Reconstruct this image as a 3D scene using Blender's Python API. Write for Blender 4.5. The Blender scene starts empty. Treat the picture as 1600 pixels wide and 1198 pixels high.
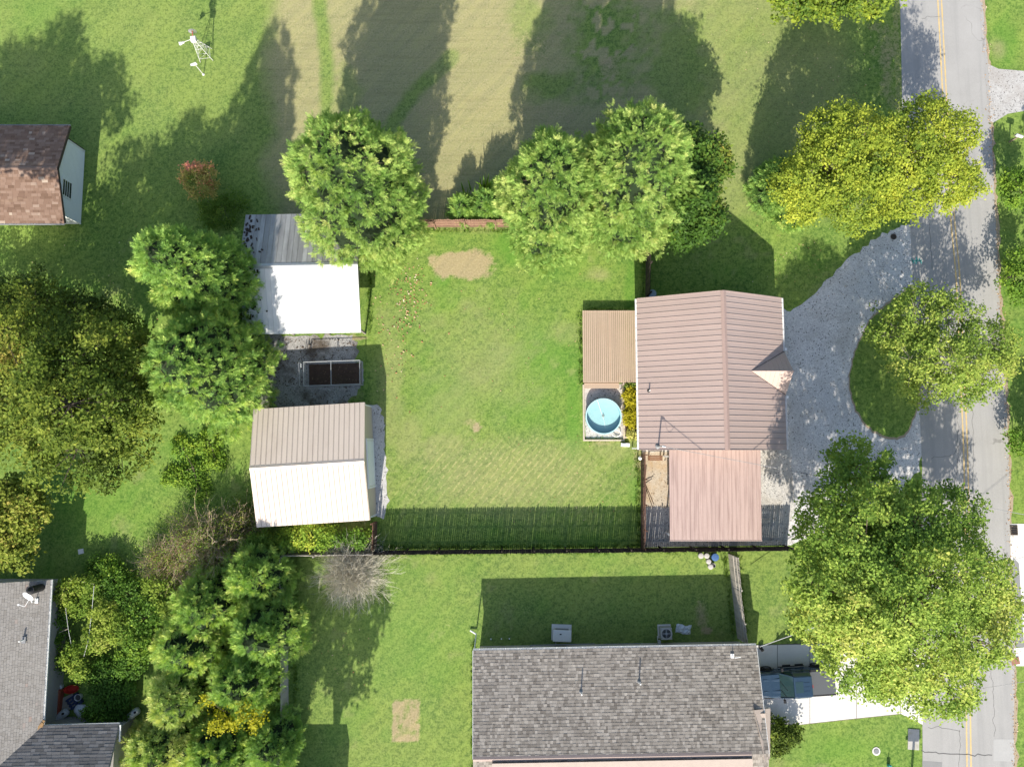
import bpy, math, random
import numpy as np
from mathutils import Vector, Matrix
random.seed(7); RNG = np.random.default_rng(11)
SC = bpy.context.scene; COL = SC.collection
R = math.radians
# ------------------------------------------------------------------ camera
F_PX, HGT = 1110.0, 55.5                       # focal length in photo pixels, flying height
TILT = math.atan(101.0 / F_PX)
cam = bpy.data.objects.new('camera', bpy.data.cameras.new('camera')); COL.objects.link(cam)
cam.data.sensor_width = 36.0; cam.data.lens = F_PX / 1600 * 36; cam.data.clip_end = 3000
cam.location = (0, 0, HGT); cam.rotation_euler = (TILT, 0, 0); SC.camera = cam
# ------------------------------------------------------------------ sky, sun, exposure
SUN_AZ, SUN_EL = R(6.5), R(32)
wd = bpy.data.worlds.new('World'); SC.world = wd; wd.use_nodes = True
nt = wd.node_tree; nt.nodes.clear()
sk = nt.nodes.new('ShaderNodeTexSky'); sk.sky_type = 'NISHITA'; sk.sun_disc = False
sk.sun_elevation = SUN_EL; sk.sun_rotation = math.pi + SUN_AZ; sk.air_density = 1.0; sk.dust_density = 1.5
bg = nt.nodes.new('ShaderNodeBackground'); bg.inputs[1].default_value = 0.122
wo = nt.nodes.new('ShaderNodeOutputWorld')
hsv = nt.nodes.new('ShaderNodeHueSaturation'); hsv.inputs['Saturation'].default_value = 0.95
nt.links.new(sk.outputs[0], hsv.inputs['Color']); nt.links.new(hsv.outputs[0], bg.inputs[0]); nt.links.new(bg.outputs[0], wo.inputs[0])
sun = bpy.data.objects.new('sun', bpy.data.lights.new('sun', 'SUN')); COL.objects.link(sun)
sun.data.energy = 4.3; sun.data.angle = R(0.53); sun.data.color = (1.0, 0.93, 0.82)
dsun = Vector((math.sin(SUN_AZ) * math.cos(SUN_EL), math.cos(SUN_AZ) * math.cos(SUN_EL), -math.sin(SUN_EL)))
sun.rotation_euler = dsun.to_track_quat('-Z', 'Y').to_euler(); sun.location = (0, -40, 60)
SC.view_settings.view_transform = 'Standard'; SC.view_settings.look = 'None'
SC.view_settings.exposure = 1.02; SC.view_settings.gamma = 1.0; SC.view_settings.use_curve_mapping = False
SC.cycles.max_bounces = 6; SC.cycles.transparent_max_bounces = 12

# ------------------------------------------------------------------ survey helper: photo pixel at a known height -> metres
_s, _c = math.sin(TILT), math.cos(TILT)
def W(px, py, z=0.0):
    u = (px - 800) / F_PX; v = (py - 599) / F_PX; t = (HGT - z) / (v * _s + _c)
    return Vector((u * t, (_s - v * _c) * t, z))

# ------------------------------------------------------------------ numpy noise
def vnoise(x, y, seed=0):
    xi = np.floor(x).astype(np.int64); yi = np.floor(y).astype(np.int64); fx = x - xi; fy = y - yi
    fx = fx * fx * (3 - 2 * fx); fy = fy * fy * (3 - 2 * fy)
    def h(a, b):
        n = (a * 374761393 + b * 668265263 + seed * 974634777) & 0x7fffffff
        n = ((n ^ (n >> 13)) * 1274126177) & 0x7fffffff
        return ((n ^ (n >> 16)) & 0xffff) / 65535.0
    return (h(xi, yi) * (1 - fx) + h(xi + 1, yi) * fx) * (1 - fy) + (h(xi, yi + 1) * (1 - fx) + h(xi + 1, yi + 1) * fx) * fy
def fbm(x, y, seed=0, oct=4):
    s = 0; a = .5
    for k in range(oct):
        s = s + a * vnoise(x, y, seed + k); x = x * 2.03 + 7; y = y * 2.03 + 3; a *= .5
    return s / (1 - .5 ** oct)
def sstep(a, b, x):
    t = np.clip((x - a) / (b - a), 0, 1); return t * t * (3 - 2 * t)

# ------------------------------------------------------------------ materials
class NT:
    def __init__(s, name):
        s.m = bpy.data.materials.new(name); s.m.use_nodes = True; s.t = s.m.node_tree; s.t.nodes.clear()
        s.out = s.n('ShaderNodeOutputMaterial')
    def n(s, typ, **kw):
        nd = s.t.nodes.new(typ)
        for k, v in kw.items(): setattr(nd, k, v)
        return nd
    def l(s, a, b): s.t.links.new(a, b)
    def pos(s, sc=(1, 1, 1)):
        g = s.n('ShaderNodeNewGeometry'); m = s.n('ShaderNodeMapping'); m.inputs['Scale'].default_value = sc
        s.l(g.outputs['Position'], m.inputs['Vector']); return m.outputs[0]
    def opos(s, sc=(1, 1, 1)):
        g = s.n('ShaderNodeTexCoord'); m = s.n('ShaderNodeMapping'); m.inputs['Scale'].default_value = sc
        s.l(g.outputs['Object'], m.inputs['Vector']); return m.outputs[0]
    def noise(s, vec, scale, detail=4, rough=.55):
        nd = s.n('ShaderNodeTexNoise'); nd.inputs['Scale'].default_value = scale
        nd.inputs['Detail'].default_value = detail; nd.inputs['Roughness'].default_value = rough
        s.l(vec, nd.inputs['Vector']); return nd.outputs['Fac']
    def rng(s, x, a, b, c=0., d=1.):
        nd = s.n('ShaderNodeMapRange'); s.l(x, nd.inputs[0])
        for i, v in zip((1, 2, 3, 4), (a, b, c, d)): nd.inputs[i].default_value = v
        return nd.outputs[0]
    def mix(s, f, a, b, typ='MIX'):
        nd = s.n('ShaderNodeMix', data_type='RGBA', blend_type=typ)
        for i, v in ((0, f), (6, a), (7, b)):
            if isinstance(v, (int, float)): nd.inputs[i].default_value = v
            elif isinstance(v, tuple): nd.inputs[i].default_value = (*v[:3], 1)
            else: s.l(v, nd.inputs[i])
        return nd.outputs[2]
    def math(s, op, a, b=None):
        nd = s.n('ShaderNodeMath', operation=op)
        for i, v in ((0, a), (1, b)):
            if v is None: continue
            if isinstance(v, (int, float)): nd.inputs[i].default_value = v
            else: s.l(v, nd.inputs[i])
        return nd.outputs[0]
    def ramp(s, f, stops):
        nd = s.n('ShaderNodeValToRGB'); e = nd.color_ramp.elements
        while len(e) < len(stops): e.new(.5)
        for el, (p, c) in zip(e, stops): el.position = p; el.color = (*c, 1)
        s.l(f, nd.inputs[0]); return nd.outputs[0]
    def bump(s, h, strength, dist):
        nd = s.n('ShaderNodeBump'); nd.inputs['Strength'].default_value = strength; nd.inputs['Distance'].default_value = dist
        s.l(h, nd.inputs['Height']); return nd.outputs[0]
    def bsdf(s, col, rough=.8, metal=0., spec=.3, normal=None, alpha=None):
        b = s.n('ShaderNodeBsdfPrincipled')
        for k, v in (('Base Color', col), ('Roughness', rough), ('Metallic', metal), ('Specular IOR Level', spec), ('Alpha', alpha)):
            if v is None: continue
            if isinstance(v, (int, float)): b.inputs[k].default_value = v
            elif isinstance(v, tuple): b.inputs[k].default_value = (*v[:3], 1)
            else: s.l(v, b.inputs[k])
        if normal is not None: s.l(normal, b.inputs['Normal'])
        s.l(b.outputs[0], s.out.inputs[0]); return b
MATS = {}
def mk(name, c, rough=.7, var=.12, scale=2., metal=0., spec=.3, bump=0., bscale=30., rand=0., stain=None, stretch=(1, 1, 1), staincol=(.05, .045, .04), lo=.55, hi=.75):
    """plain procedural paint: colour with slow variation, optional per-object variation, stretched stains and fine relief"""
    if name in MATS: return MATS[name]
    m = NT(name); p = m.pos()
    col = m.mix(m.noise(p, scale, 5), tuple(x * (1 - var) for x in c), tuple(min(1, x * (1 + var)) for x in c))
    col = m.mix(m.rng(m.noise(p, scale * 9, 3), .3, .7), col, m.mix(.5, col, tuple(x * (1 - var * 1.5) for x in c)))
    if rand:
        oi = m.n('ShaderNodeObjectInfo')
        col = m.mix(1.0, col, m.ramp(oi.outputs['Random'], [(0, (1 - rand,) * 3), (1, (1, 1, 1))]), 'MULTIPLY')
    if stain:
        f = m.rng(m.noise(m.pos(stretch), 1.0, 5, .6), lo, hi, 0, stain)
        col = m.mix(f, col, staincol)
    nrm = m.bump(m.noise(p, bscale, 3), .6, bump) if bump else None
    m.bsdf(col, rough, metal, spec, nrm); MATS[name] = m.m; return m.m

def leafmat(name, stops, trans=.3, rough=.5, spec=.3):
    if name in MATS: return MATS[name]
    rough, spec = max(rough, .5), min(spec, .10)
    m = NT(name); a = m.n('ShaderNodeAttribute', attribute_name='tint')
    col = m.ramp(a.outputs['Fac'], stops)
    b = m.n('ShaderNodeBsdfPrincipled'); b.inputs['Roughness'].default_value = rough; b.inputs['Specular IOR Level'].default_value = spec
    m.l(col, b.inputs['Base Color'])
    t = m.n('ShaderNodeBsdfTranslucent'); m.l(m.mix(1.0, col, (1.0, 1.0, .55), 'MULTIPLY'), t.inputs[0])
    mx = m.n('ShaderNodeMixShader'); mx.inputs[0].default_value = trans
    m.l(b.outputs[0], mx.inputs[1]); m.l(t.outputs[0], mx.inputs[2]); m.l(mx.outputs[0], m.out.inputs[0])
    MATS[name] = m.m; return m.m

# ------------------------------------------------------------------ mesh helpers
class MB:
    def __init__(s): s.v = []; s.f = []; s.t = []
    def add(s, vs, fs, tint=None):
        o = len(s.v); s.v += [tuple(v) for v in vs]; s.f += [tuple(i + o for i in f) for f in fs]
        if tint is not None: s.t += [tint] * len(vs)
        return s
    def box(s, x0, x1, y0, y1, z0, z1):
        return s.add([(x0, y0, z0), (x1, y0, z0), (x1, y1, z0), (x0, y1, z0), (x0, y0, z1), (x1, y0, z1), (x1, y1, z1), (x0, y1, z1)],
                     [(0, 3, 2, 1), (4, 5, 6, 7), (0, 1, 5, 4), (1, 2, 6, 5), (2, 3, 7, 6), (3, 0, 4, 7)])
    def cbox(s, c, sz, rz=0., taper=1.):
        x, y, z = sz[0] / 2, sz[1] / 2, sz[2] / 2; cr, sr = math.cos(rz), math.sin(rz); vs = []
        for k in (-1, 1):
            q = taper if k == 1 else 1.
            for (a, b) in ((-x, -y), (x, -y), (x, y), (-x, y)):
                a *= q; b *= q; vs.append((c[0] + a * cr - b * sr, c[1] + a * sr + b * cr, c[2] + k * z))
        return s.add(vs, [(0, 3, 2, 1), (4, 5, 6, 7), (0, 1, 5, 4), (1, 2, 6, 5), (2, 3, 7, 6), (3, 0, 4, 7)])
    def slab(s, pts, th):
        """polygon in space given thickness downwards along its normal"""
        p = [Vector(q) for q in pts]; n = (p[1] - p[0]).cross(p[2] - p[0]).normalized()
        if n.z < 0: p.reverse(); n = -n
        k = len(p); vs = p + [q - n * th for q in p]
        fs = [tuple(range(k)), tuple(range(2 * k - 1, k - 1, -1))] + [(i, i + k, (i + 1) % k + k, (i + 1) % k) for i in range(k)]
        return s.add(vs, fs)
    def prism(s, poly, z0, z1):
        k = len(poly); vs = [(x, y, z0) for x, y in poly] + [(x, y, z1) for x, y in poly]
        return s.add(vs, [tuple(range(k, 2 * k)), tuple(range(k - 1, -1, -1))] + [(i, (i + 1) % k, (i + 1) % k + k, i + k) for i in range(k)])
    def tube(s, p0, p1, r0, r1=None, n=8, cap=True):
        p0 = Vector(p0); p1 = Vector(p1); r1 = r0 if r1 is None else r1
        d = (p1 - p0).normalized(); a = d.cross(Vector((0, 0, 1)) if abs(d.z) < .95 else Vector((1, 0, 0))).normalized(); b = d.cross(a)
        vs = [p + (a * math.cos(2 * math.pi * i / n) + b * math.sin(2 * math.pi * i / n)) * r for p, r in ((p0, r0), (p1, r1)) for i in range(n)]
        fs = [(i, (i + 1) % n, (i + 1) % n + n, i + n) for i in range(n)]
        if cap: fs += [tuple(range(n - 1, -1, -1)), tuple(range(n, 2 * n))]
        return s.add(vs, fs)
    def path(s, pts, r, n=6):
        for a, b in zip(pts[:-1], pts[1:]): s.tube(a, b, r, n=n)
        return s
    def lathe(s, prof, c=(0, 0, 0), n=32):
        """(radius, z) profile turned round the vertical through c"""
        k = len(prof); vs = [(c[0] + r * math.cos(2 * math.pi * i / n), c[1] + r * math.sin(2 * math.pi * i / n), c[2] + z) for i in range(n) for r, z in prof]
        fs = [(i * k + j, ((i + 1) % n) * k + j, ((i + 1) % n) * k + j + 1, i * k + j + 1) for i in range(n) for j in range(k - 1)]
        return s.add(vs, fs)
    def disc(s, c, r, n=32, ry=None):
        ry = ry or r
        return s.add([(c[0] + r * math.cos(2 * math.pi * i / n), c[1] + ry * math.sin(2 * math.pi * i / n), c[2]) for i in range(n)], [tuple(range(n))])
    def xform(s, M):
        s.v = [tuple(M @ Vector(v)) for v in s.v]; return s
    def mesh(s, name, mat, smooth=False):
        me = bpy.data.meshes.new(name); me.from_pydata(s.v, [], s.f); me.materials.append(mat)
        if s.t and len(s.t) == len(s.v):
            at = me.attributes.new('tint', 'FLOAT', 'POINT'); at.data.foreach_set('value', np.array(s.t, np.float32))
        if smooth: me.polygons.foreach_set('use_smooth', [True] * len(me.polygons))
        me.update(); return me

def fastmesh(name, verts, faces, mat, tint=None, smooth=False):
    me = bpy.data.meshes.new(name); nv, nf, k = len(verts), len(faces), faces.shape[1]
    me.vertices.add(nv); me.vertices.foreach_set('co', np.ascontiguousarray(verts, np.float32).ravel())
    me.loops.add(nf * k); me.loops.foreach_set('vertex_index', np.ascontiguousarray(faces, np.int32).ravel())
    me.polygons.add(nf); me.polygons.foreach_set('loop_start', np.arange(0, nf * k, k, dtype=np.int32))
    me.polygons.foreach_set('loop_total', np.full(nf, k, np.int32))
    me.polygons.foreach_set('use_smooth', np.full(nf, bool(smooth)))
    me.materials.append(mat); me.update(calc_edges=True)
    if tint is not None:
        at = me.attributes.new('tint', 'FLOAT', 'POINT'); at.data.foreach_set('value', np.ascontiguousarray(tint, np.float32))
    return me

def link(name, me, parent=None, loc=(0, 0, 0), rot=(0, 0, 0)):
    o = bpy.data.objects.new(name, me); COL.objects.link(o); o.location = loc; o.rotation_euler = rot
    if parent is not None: o.parent = parent
    return o
def thing(name, label, cat, loc=(0, 0, 0), rz=0., group=None):
    o = link(name, None, None, (loc[0], loc[1], loc[2] if len(loc) > 2 else 0), (0, 0, rz)); o.empty_display_size = .3
    o['label'] = label; o['category'] = cat
    if group: o['group'] = group
    return o
def part(name, mb, mat, parent, smooth=False, bevel=0., kind=None, label=None):
    o = link(name, mb.mesh(name, mat, smooth), parent)
    if bevel:
        b = o.modifiers.new('bevel', 'BEVEL'); b.width = bevel; b.segments = 2; b.limit_method = 'ANGLE'
    if kind: o['kind'] = kind
    if label: o['label'] = label
    return o
def solo(name, mb, mat, label, cat, loc=(0, 0, 0), rz=0., group=None, bevel=0., smooth=False):
    o = link(name, mb.mesh(name, mat, smooth), None, loc, (0, 0, rz)); o['label'] = label; o['category'] = cat
    if group: o['group'] = group
    if bevel:
        b = o.modifiers.new('bevel', 'BEVEL'); b.width = bevel; b.segments = 2; b.limit_method = 'ANGLE'
    return o
def struct(name, me, loc=(0, 0, 0)):
    o = link(name, me, None, loc); o['kind'] = 'structure'; return o
def stuff(name, me, label=None, cat=None):
    o = link(name, me); o['kind'] = 'stuff'
    if label: o['label'] = label
    if cat: o['category'] = cat
    return o
# ================================================================== THE SETTING: ground, road, drives
def axis(lo, hi, step, far):
    a = np.arange(lo, hi + 1e-6, step); k = np.array([1.5, 5, 14, 40, 110, 300, far])
    return np.concatenate([(lo - k)[::-1], a, hi + k])
gx = axis(-44.5, 44.5, .26, 700); gy = axis(-27.5, 40.5, .26, 700)
GX, GY = np.meshgrid(gx, gy); PX, PY = GX.ravel(), GY.ravel()
n1 = fbm(PX * .35, PY * .35, 1); n2 = fbm(PX * .9, PY * .9, 21, 3); n3 = fbm(PX * 2.4, PY * 2.4, 41, 3)
def ell(px, py, rx, ry, soft=.5, rag=.5, rot=0.):
    """soft ragged ellipse on the ground, centre and radii read off the photograph, in metres on the ground"""
    c = W(px, py); ax = rx / 20.; ay = ry / 20.; dx, dy = PX - c.x, PY - c.y
    if rot: dx, dy = dx * math.cos(rot) + dy * math.sin(rot), -dx * math.sin(rot) + dy * math.cos(rot)
    d = np.sqrt((dx / ax) ** 2 + (dy / ay) ** 2) + (n2 - .5) * rag + (n3 - .5) * rag * .6
    return 1 - sstep(1 - soft, 1 + soft * .4, d)
def band(pts, w, soft=.5):
    """ragged strip along a line"""
    q = [W(*p) for p in pts]; best = np.full(PX.shape, 1e9)
    for a, b in zip(q[:-1], q[1:]):
        ex, ey = b.x - a.x, b.y - a.y; t = np.clip(((PX - a.x) * ex + (PY - a.y) * ey) / (ex * ex + ey * ey), 0, 1)
        best = np.minimum(best, np.hypot(PX - a.x - t * ex, PY - a.y - t * ey))
    return 1 - sstep(w * (1 - soft), w * (1 + soft), best + (n2 - .5) * w * .8)
ix = lambda px: W(px, 150).x
f_left = sstep(-21.2, -18.4, PX + (n1 - .5) * 3 + (PY - 30) * .05); f_right = 1 - sstep(13.5, 19, PX + (n1 - .5) * 4)
field = f_left * f_right * sstep(17.2, 18.6, PY + (n2 - .5) * 1.2)
dry = field * (.78 + .3 * n1)
dry *= 1 - .85 * band([(497, -20), (507, 60), (512, 120), (508, 185), (500, 240)], .55)
dry *= 1 - .9 * ell(945, 60, 75, 120, .6, .9) * (n2 > .35); dry *= 1 - .75 * ell(1060, 120, 60, 150, .6, .9)
dry *= 1 - .8 * ell(860, 135, 50, 30, .6, .9); dry *= 1 - .8 * band([(705, 90), (660, 130), (615, 190), (600, 230)], .6)
# worn and tufted variety over the lawns
spots = sstep(.60, .72, fbm(PX * .5 + 50, PY * .5, 77, 4)) * sstep(.45, .6, fbm(PX * 1.7, PY * 1.7, 88, 3)); 
dry *= 1 - .6 * ell(830, 40, 40, 60, .7, 1.2); dry *= 1 - .5 * ell(540, 150, 30, 60, .7, 1.2)
dry = np.maximum(dry, .42 * sstep(14, 17, PX) * (1 - sstep(26, 30, PX)) * sstep(17.5, 19.5, PY) * (.35 + n1))
dry = np.maximum(dry, .10 * (1 - sstep(-8.2, -7.6, PY)) * sstep(-17, -15, PX) * (1 - sstep(20, 24, PX)) * (.4 + n1 * 1.1))
dry = np.maximum(dry, .12 * (1 - f_left) * sstep(18, 26, PY) * (.3 + n1 * 1.4))
dry = np.maximum(dry, .55 * ell(790, 745, 190, 75, .8, .7) * (.35 + .9 * n2)); dry = np.maximum(dry, .42 * ell(745, 560, 110, 110, .9, 1.0) * (.2 + 1.1 * n1))
for (a, b, r1, r2, k) in ((935, 430, 26, 13, .4), (950, 390, 22, 10, .35), (885, 520, 40, 22, .3), (745, 355, 60, 10, .4), (690, 700, 50, 30, .5), (640, 690, 40, 60, .35), (1300, 460, 40, 30, .3),
                          (470, 60, 30, 80, .5), (700, 100, 60, 35, .5), (1560, 75, 14, 20, .5), (870, 1190, 60, 20, .4), (960, 700, 40, 30, .35), (700, 640, 60, 50, .3), (610, 620, 26, 140, .35)):
    dry = np.maximum(dry, k * ell(a, b, r1, r2, .7, .9) * (.5 + n2))
bare = np.maximum.reduce([.95 * ell(718, 413, 58, 26, .45, .8), .9 * ell(745, 667, 10, 9, .5, .8), .5 * ell(735, 660, 16, 8, .8, 1.), .8 * ell(1105, 985, 12, 8, .6, .8),
                          .55 * ell(1000, 720, 16, 30, .8, 1), .6 * ell(1095, 955, 14, 26, .7, 1), .5 * ell(1385, 100, 26, 100, .8, 1.2), .35 * ell(665, 175, 45, 30, .8, 1.2), .5 * ell(955, 105, 26, 24, .8, 1.4),
                          .35 * ell(835, 70, 60, 45, .8, 1.6), .35 * ell(855, 180, 60, 20, .8, 1.6), .45 * ell(1140, 276, 36, 6, .8, 1), .45 * ell(940, 690, 24, 8, .8, 1),
                          .35 * ell(690, 410, 10, 30, .8, 1), .5 * ell(1530, 95, 5, 10), .8 * ell(540, 528, 40, 6, .6, .6),
                          .4 * band([(1400, 0), (1404, 160), (1410, 330)], .35), .3 * ell(870, 862, 8, 5)])
c0 = W(633, 1126); q = np.maximum(np.abs(PX - c0.x) / 1.02, np.abs(PY - c0.y) / 1.52) + (n3 - .5) * .16 + (n2 - .5) * .1
bare = np.maximum(bare, (1 - sstep(.9, 1.04, q)) * np.clip(.55 + .5 * sstep(.6, .95, q) + (n3 - .5) * 1.2, .2, 1))
lush = np.maximum.reduce([.8 * ell(895, 640, 16, 90, .7, .6), .75 * ell(850, 560, 90, 60, .9, 1.), .9 * ell(795, 380, 30, 40, .6, .6), .8 * ell(690, 440, 18, 16, .6, .7), .7 * ell(985, 450, 12, 60, .7, .5),
                          .8 * ell(940, 520, 22, 40, .7, .6), .6 * ell(990, 760, 10, 40, .7, .6), .5 * ell(830, 640, 90, 40, .9, 1), .55 * ell(690, 620, 60, 60, .9, 1), .5 * ell(650, 1000, 90, 90, .9, 1.), .5 * ell(600, 890, 150, 18, .8, 1),
                          .6 * ell(130, 780, 120, 60, .9, 1), .65 * ell(1570, 60, 22, 50, .8, 1), .5 * ell(1300, 1170, 70, 30, .9, 1), .5 * ell(60, 20, 70, 50, .9, 1), .4 * ell(540, 560, 30, 60), .6 * ell(300, 700, 50, 40, .9, 1)])
stripe = np.maximum(ell(790, 740, 190, 62, .6, .5), .5 * ell(900, 790, 100, 40)) * (1 - lush)
dry = np.maximum(dry, .26 * spots * (PY < 17)); lush = np.maximum(lush, .35 * sstep(.60, .74, fbm(PX * .42 + 9, PY * .42 + 4, 99, 4)) * (PY < 17)); bare = np.maximum(bare, .18 * sstep(.70, .80, fbm(PX * .8 + 31, PY * .8, 55, 4)))
paint = np.stack([np.clip(dry, 0, 1), np.clip(bare, 0, 1), np.clip(lush, 0, 1), np.clip(stripe, 0, 1)], 1).astype(np.float32)
nx, ny_ = len(gx), len(gy); I = np.arange(nx * ny_).reshape(ny_, nx)
gf = np.stack([I[:-1, :-1].ravel(), I[:-1, 1:].ravel(), I[1:, 1:].ravel(), I[1:, :-1].ravel()], 1)

def grass_material():
    m = NT('lawn_grass'); p = m.pos(); a = m.n('ShaderNodeAttribute', attribute_name='paint')
    sp = m.n('ShaderNodeSeparateColor'); m.l(a.outputs['Color'], sp.inputs[0]); dry_, bare_, lush_ = sp.outputs
    fine = m.noise(p, 7., 6, .75); mid = m.noise(p, 1.6, 5, .65); big = m.noise(p, .22, 4, .6); blade = m.noise(m.pos((1, .75, 1)), 16., 3, .7)
    clump_ = m.noise(p, 3.0, 6, .72); patchy = m.noise(p, .55, 5, .6)
    g = m.mix(m.rng(mid, .34, .64), (0.078, 0.157, 0.031), (0.130, 0.220, 0.040))
    g = m.mix(m.rng(big, .38, .64), g, (0.174, 0.248, 0.049)); g = m.mix(m.rng(patchy, .48, .66, 0, .35), g, (0.192, 0.238, 0.060))
    g = m.mix(m.rng(clump_, .47, .62, 0, .7), g, (0.215, 0.307, 0.071)); g = m.mix(m.rng(clump_, .50, .37, 0, .7), g, (0.055, 0.116, 0.025))
    g = m.mix(m.rng(fine, .50, .70, 0, .8), g, (0.245, 0.323, 0.088))
    g = m.mix(m.rng(fine, .48, .30, 0, .8), g, (0.042, 0.090, 0.022))
    g = m.mix(m.math('MULTIPLY', lush_, .8), g, m.mix(m.rng(fine, .3, .7), (0.058, 0.161, 0.022), (0.122, 0.276, 0.036)))
    straw = m.mix(m.rng(fine, .3, .7), (.225, .205, .095), (.375, .345, .190))
    straw = m.mix(m.rng(mid, .4, .75, 0, .7), straw, (.300, .300, .125))
    f = m.math('MULTIPLY', dry_, m.rng(m.math('ADD', m.math('MULTIPLY', fine, .55), m.math('MULTIPLY', mid, .45)), .28, .52, .45, 1.15))
    g = m.mix(m.math('MINIMUM', f, 1.0), g, straw)
    # pale lines left by a mower running slantwise
    wv = m.n('ShaderNodeTexWave', wave_type='BANDS', bands_direction='X'); wv.inputs['Scale'].default_value = .78
    wv.inputs['Distortion'].default_value = 2.2; wv.inputs['Detail'].default_value = 3; wv.inputs['Detail Scale'].default_value = 1.4
    mp = m.n('ShaderNodeMapping'); mp.inputs['Rotation'].default_value = (0, 0, R(40)); m.l(p, mp.inputs['Vector']); m.l(mp.outputs[0], wv.inputs['Vector'])
    st = m.math('MULTIPLY', a.outputs['Alpha'], m.math('MULTIPLY', m.rng(wv.outputs['Fac'], .72, .96), m.math('MULTIPLY', m.rng(blade, .42, .6), m.rng(clump_, .44, .58))))
    g = m.mix(m.math('MINIMUM', m.math('MULTIPLY', st, 1.1), 1.0), g, (.46, .39, .19))
    soil = m.mix(m.rng(fine, .3, .7), (.250, .195, .110), (.420, .345, .205))
    rag = m.math('ADD', bare_, m.math('ADD', m.math('MULTIPLY', m.math('SUBTRACT', clump_, .5), 1.1), m.math('MULTIPLY', m.math('SUBTRACT', fine, .5), .9)))
    g = m.mix(m.math('MULTIPLY', m.rng(rag, .22, .75, 0, .92), m.rng(bare_, .04, .16)), g, soil)
    # mower swaths: long soft streaks across the yards, rows across the dry field
    def streak(rot, sc):
        q = m.n('ShaderNodeMapping'); q.inputs['Rotation'].default_value = (0, 0, rot); m.l(p, q.inputs['Vector']); q2 = m.n('ShaderNodeMapping'); q2.inputs['Scale'].default_value = sc; m.l(q.outputs[0], q2.inputs['Vector']); return m.noise(q2.outputs[0], 1.0, 4, .6)
    sw = streak(R(42), (1.9, .12, 1)); rw = streak(0, (.16, 3.2, 1))
    g = m.mix(m.rng(sw, .46, .62, 0, .20), g, m.mix(1., g, (1.35, 1.30, 1.1), 'MULTIPLY')); g = m.mix(m.rng(sw, .52, .36, 0, .20), g, m.mix(1., g, (.66, .72, .7), 'MULTIPLY'))
    g = m.mix(m.math('MULTIPLY', dry_, m.rng(rw, .50, .62, 0, .35)), g, m.mix(1., g, (.70, .68, .66), 'MULTIPLY'))
    g = m.mix(m.rng(blade, .66, .76, 0, .35), g, (.33, .31, .13))
    h = m.math('ADD', m.math('MULTIPLY', fine, .6), m.math('MULTIPLY', blade, .6))
    m.bsdf(g, .95, 0, .08, m.bump(h, .5, .035)); return m.m
GRASS = grass_material()
gm = fastmesh('ground', np.stack([PX, PY, np.zeros_like(PX)], 1), gf, GRASS)
at = gm.attributes.new('paint', 'FLOAT_COLOR', 'POINT'); at.data.foreach_set('color', paint.ravel())
struct('ground', gm)

def sheet(name, pts, z, mat, world=False):
    mb = MB(); q = [(p[0], p[1]) if world else tuple(W(*p)[:2]) for p in pts]
    ar = sum(q[i][0] * q[(i + 1) % len(q)][1] - q[(i + 1) % len(q)][0] * q[i][1] for i in range(len(q)))
    if ar < 0: q.reverse()
    mb.add([(x, y, z) for x, y in q], [tuple(range(len(q)))])
    me = mb.mesh(name, mat); return me
def smooth_line(pts, k=6):
    """Catmull-Rom through photo points"""
    out = []; p = [pts[0]] + list(pts) + [pts[-1]]
    for i in range(1, len(p) - 2):
        for j in range(k):
            t = j / k; a, b, c, d = p[i - 1], p[i], p[i + 1], p[i + 2]
            out.append(tuple(.5 * (2 * b[e] + (c[e] - a[e]) * t + (2 * a[e] - 5 * b[e] + 4 * c[e] - d[e]) * t * t + (3 * b[e] - a[e] - 3 * c[e] + d[e]) * t ** 3) for e in (0, 1)))
    return out + [tuple(pts[-1])]
def ragged(pts, amp, step=.35, seed=3):
    """world polyline with a crumbled, wandering edge"""
    rr = random.Random(seed); out = []
    for a, b in zip(pts[:-1], pts[1:]):
        d = math.hypot(b[0] - a[0], b[1] - a[1]); n = max(1, int(d / step))
        for i in range(n):
            t = i / n; x = a[0] + (b[0] - a[0]) * t; y = a[1] + (b[1] - a[1]) * t
            nx_, ny2 = -(b[1] - a[1]) / max(d, 1e-6), (b[0] - a[0]) / max(d, 1e-6); k = rr.gauss(0, amp)
            out.append((x + nx_ * k, y + ny2 * k))
    return out + [pts[-1]]
wl = lambda pts: [tuple(W(*p)[:2]) for p in pts]

def gravel_material(name, light, dark, soil=0., soilcol=(.11, .085, .06), patch=.4):
    m = NT(name); p = m.pos(); v = m.n('ShaderNodeTexVoronoi'); v.inputs['Scale'].default_value = 13.; m.l(p, v.inputs['Vector'])
    sc = m.n('ShaderNodeSeparateColor'); m.l(v.outputs['Color'], sc.inputs[0])
    fine = m.noise(p, 22, 4, .7); big = m.noise(p, patch, 5, .6)
    c = m.mix(m.rng(sc.outputs[0], .0, 1.), dark, light); c = m.mix(m.rng(fine, .45, .75), c, tuple(min(1, x * 1.15) for x in light)); c = m.mix(m.rng(sc.outputs[1], .93, .97, 0, .8), c, (.07, .065, .06))
    c = m.mix(m.rng(big, .45, .72, 0, .35), c, tuple(x * .62 for x in light))
    if soil:
        s2 = m.noise(p, .55, 6, .65); c = m.mix(m.rng(m.math('ADD', s2, m.math('MULTIPLY', fine, .25)), .60, .78, 0, soil), c, soilcol)
    h = m.math('ADD', v.outputs['Distance'], fine)
    m.bsdf(c, .95, 0, .1, m.bump(h, .4, .014)); return m.m
DRIVE = gravel_material('drive_gravel', (.64, .63, .61), (.36, .358, .355), .3, (.30, .27, .23))
PAD = gravel_material('pad_gravel', (.40, .39, .37), (.20, .195, .19), .9, (.085, .066, .048))
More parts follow.
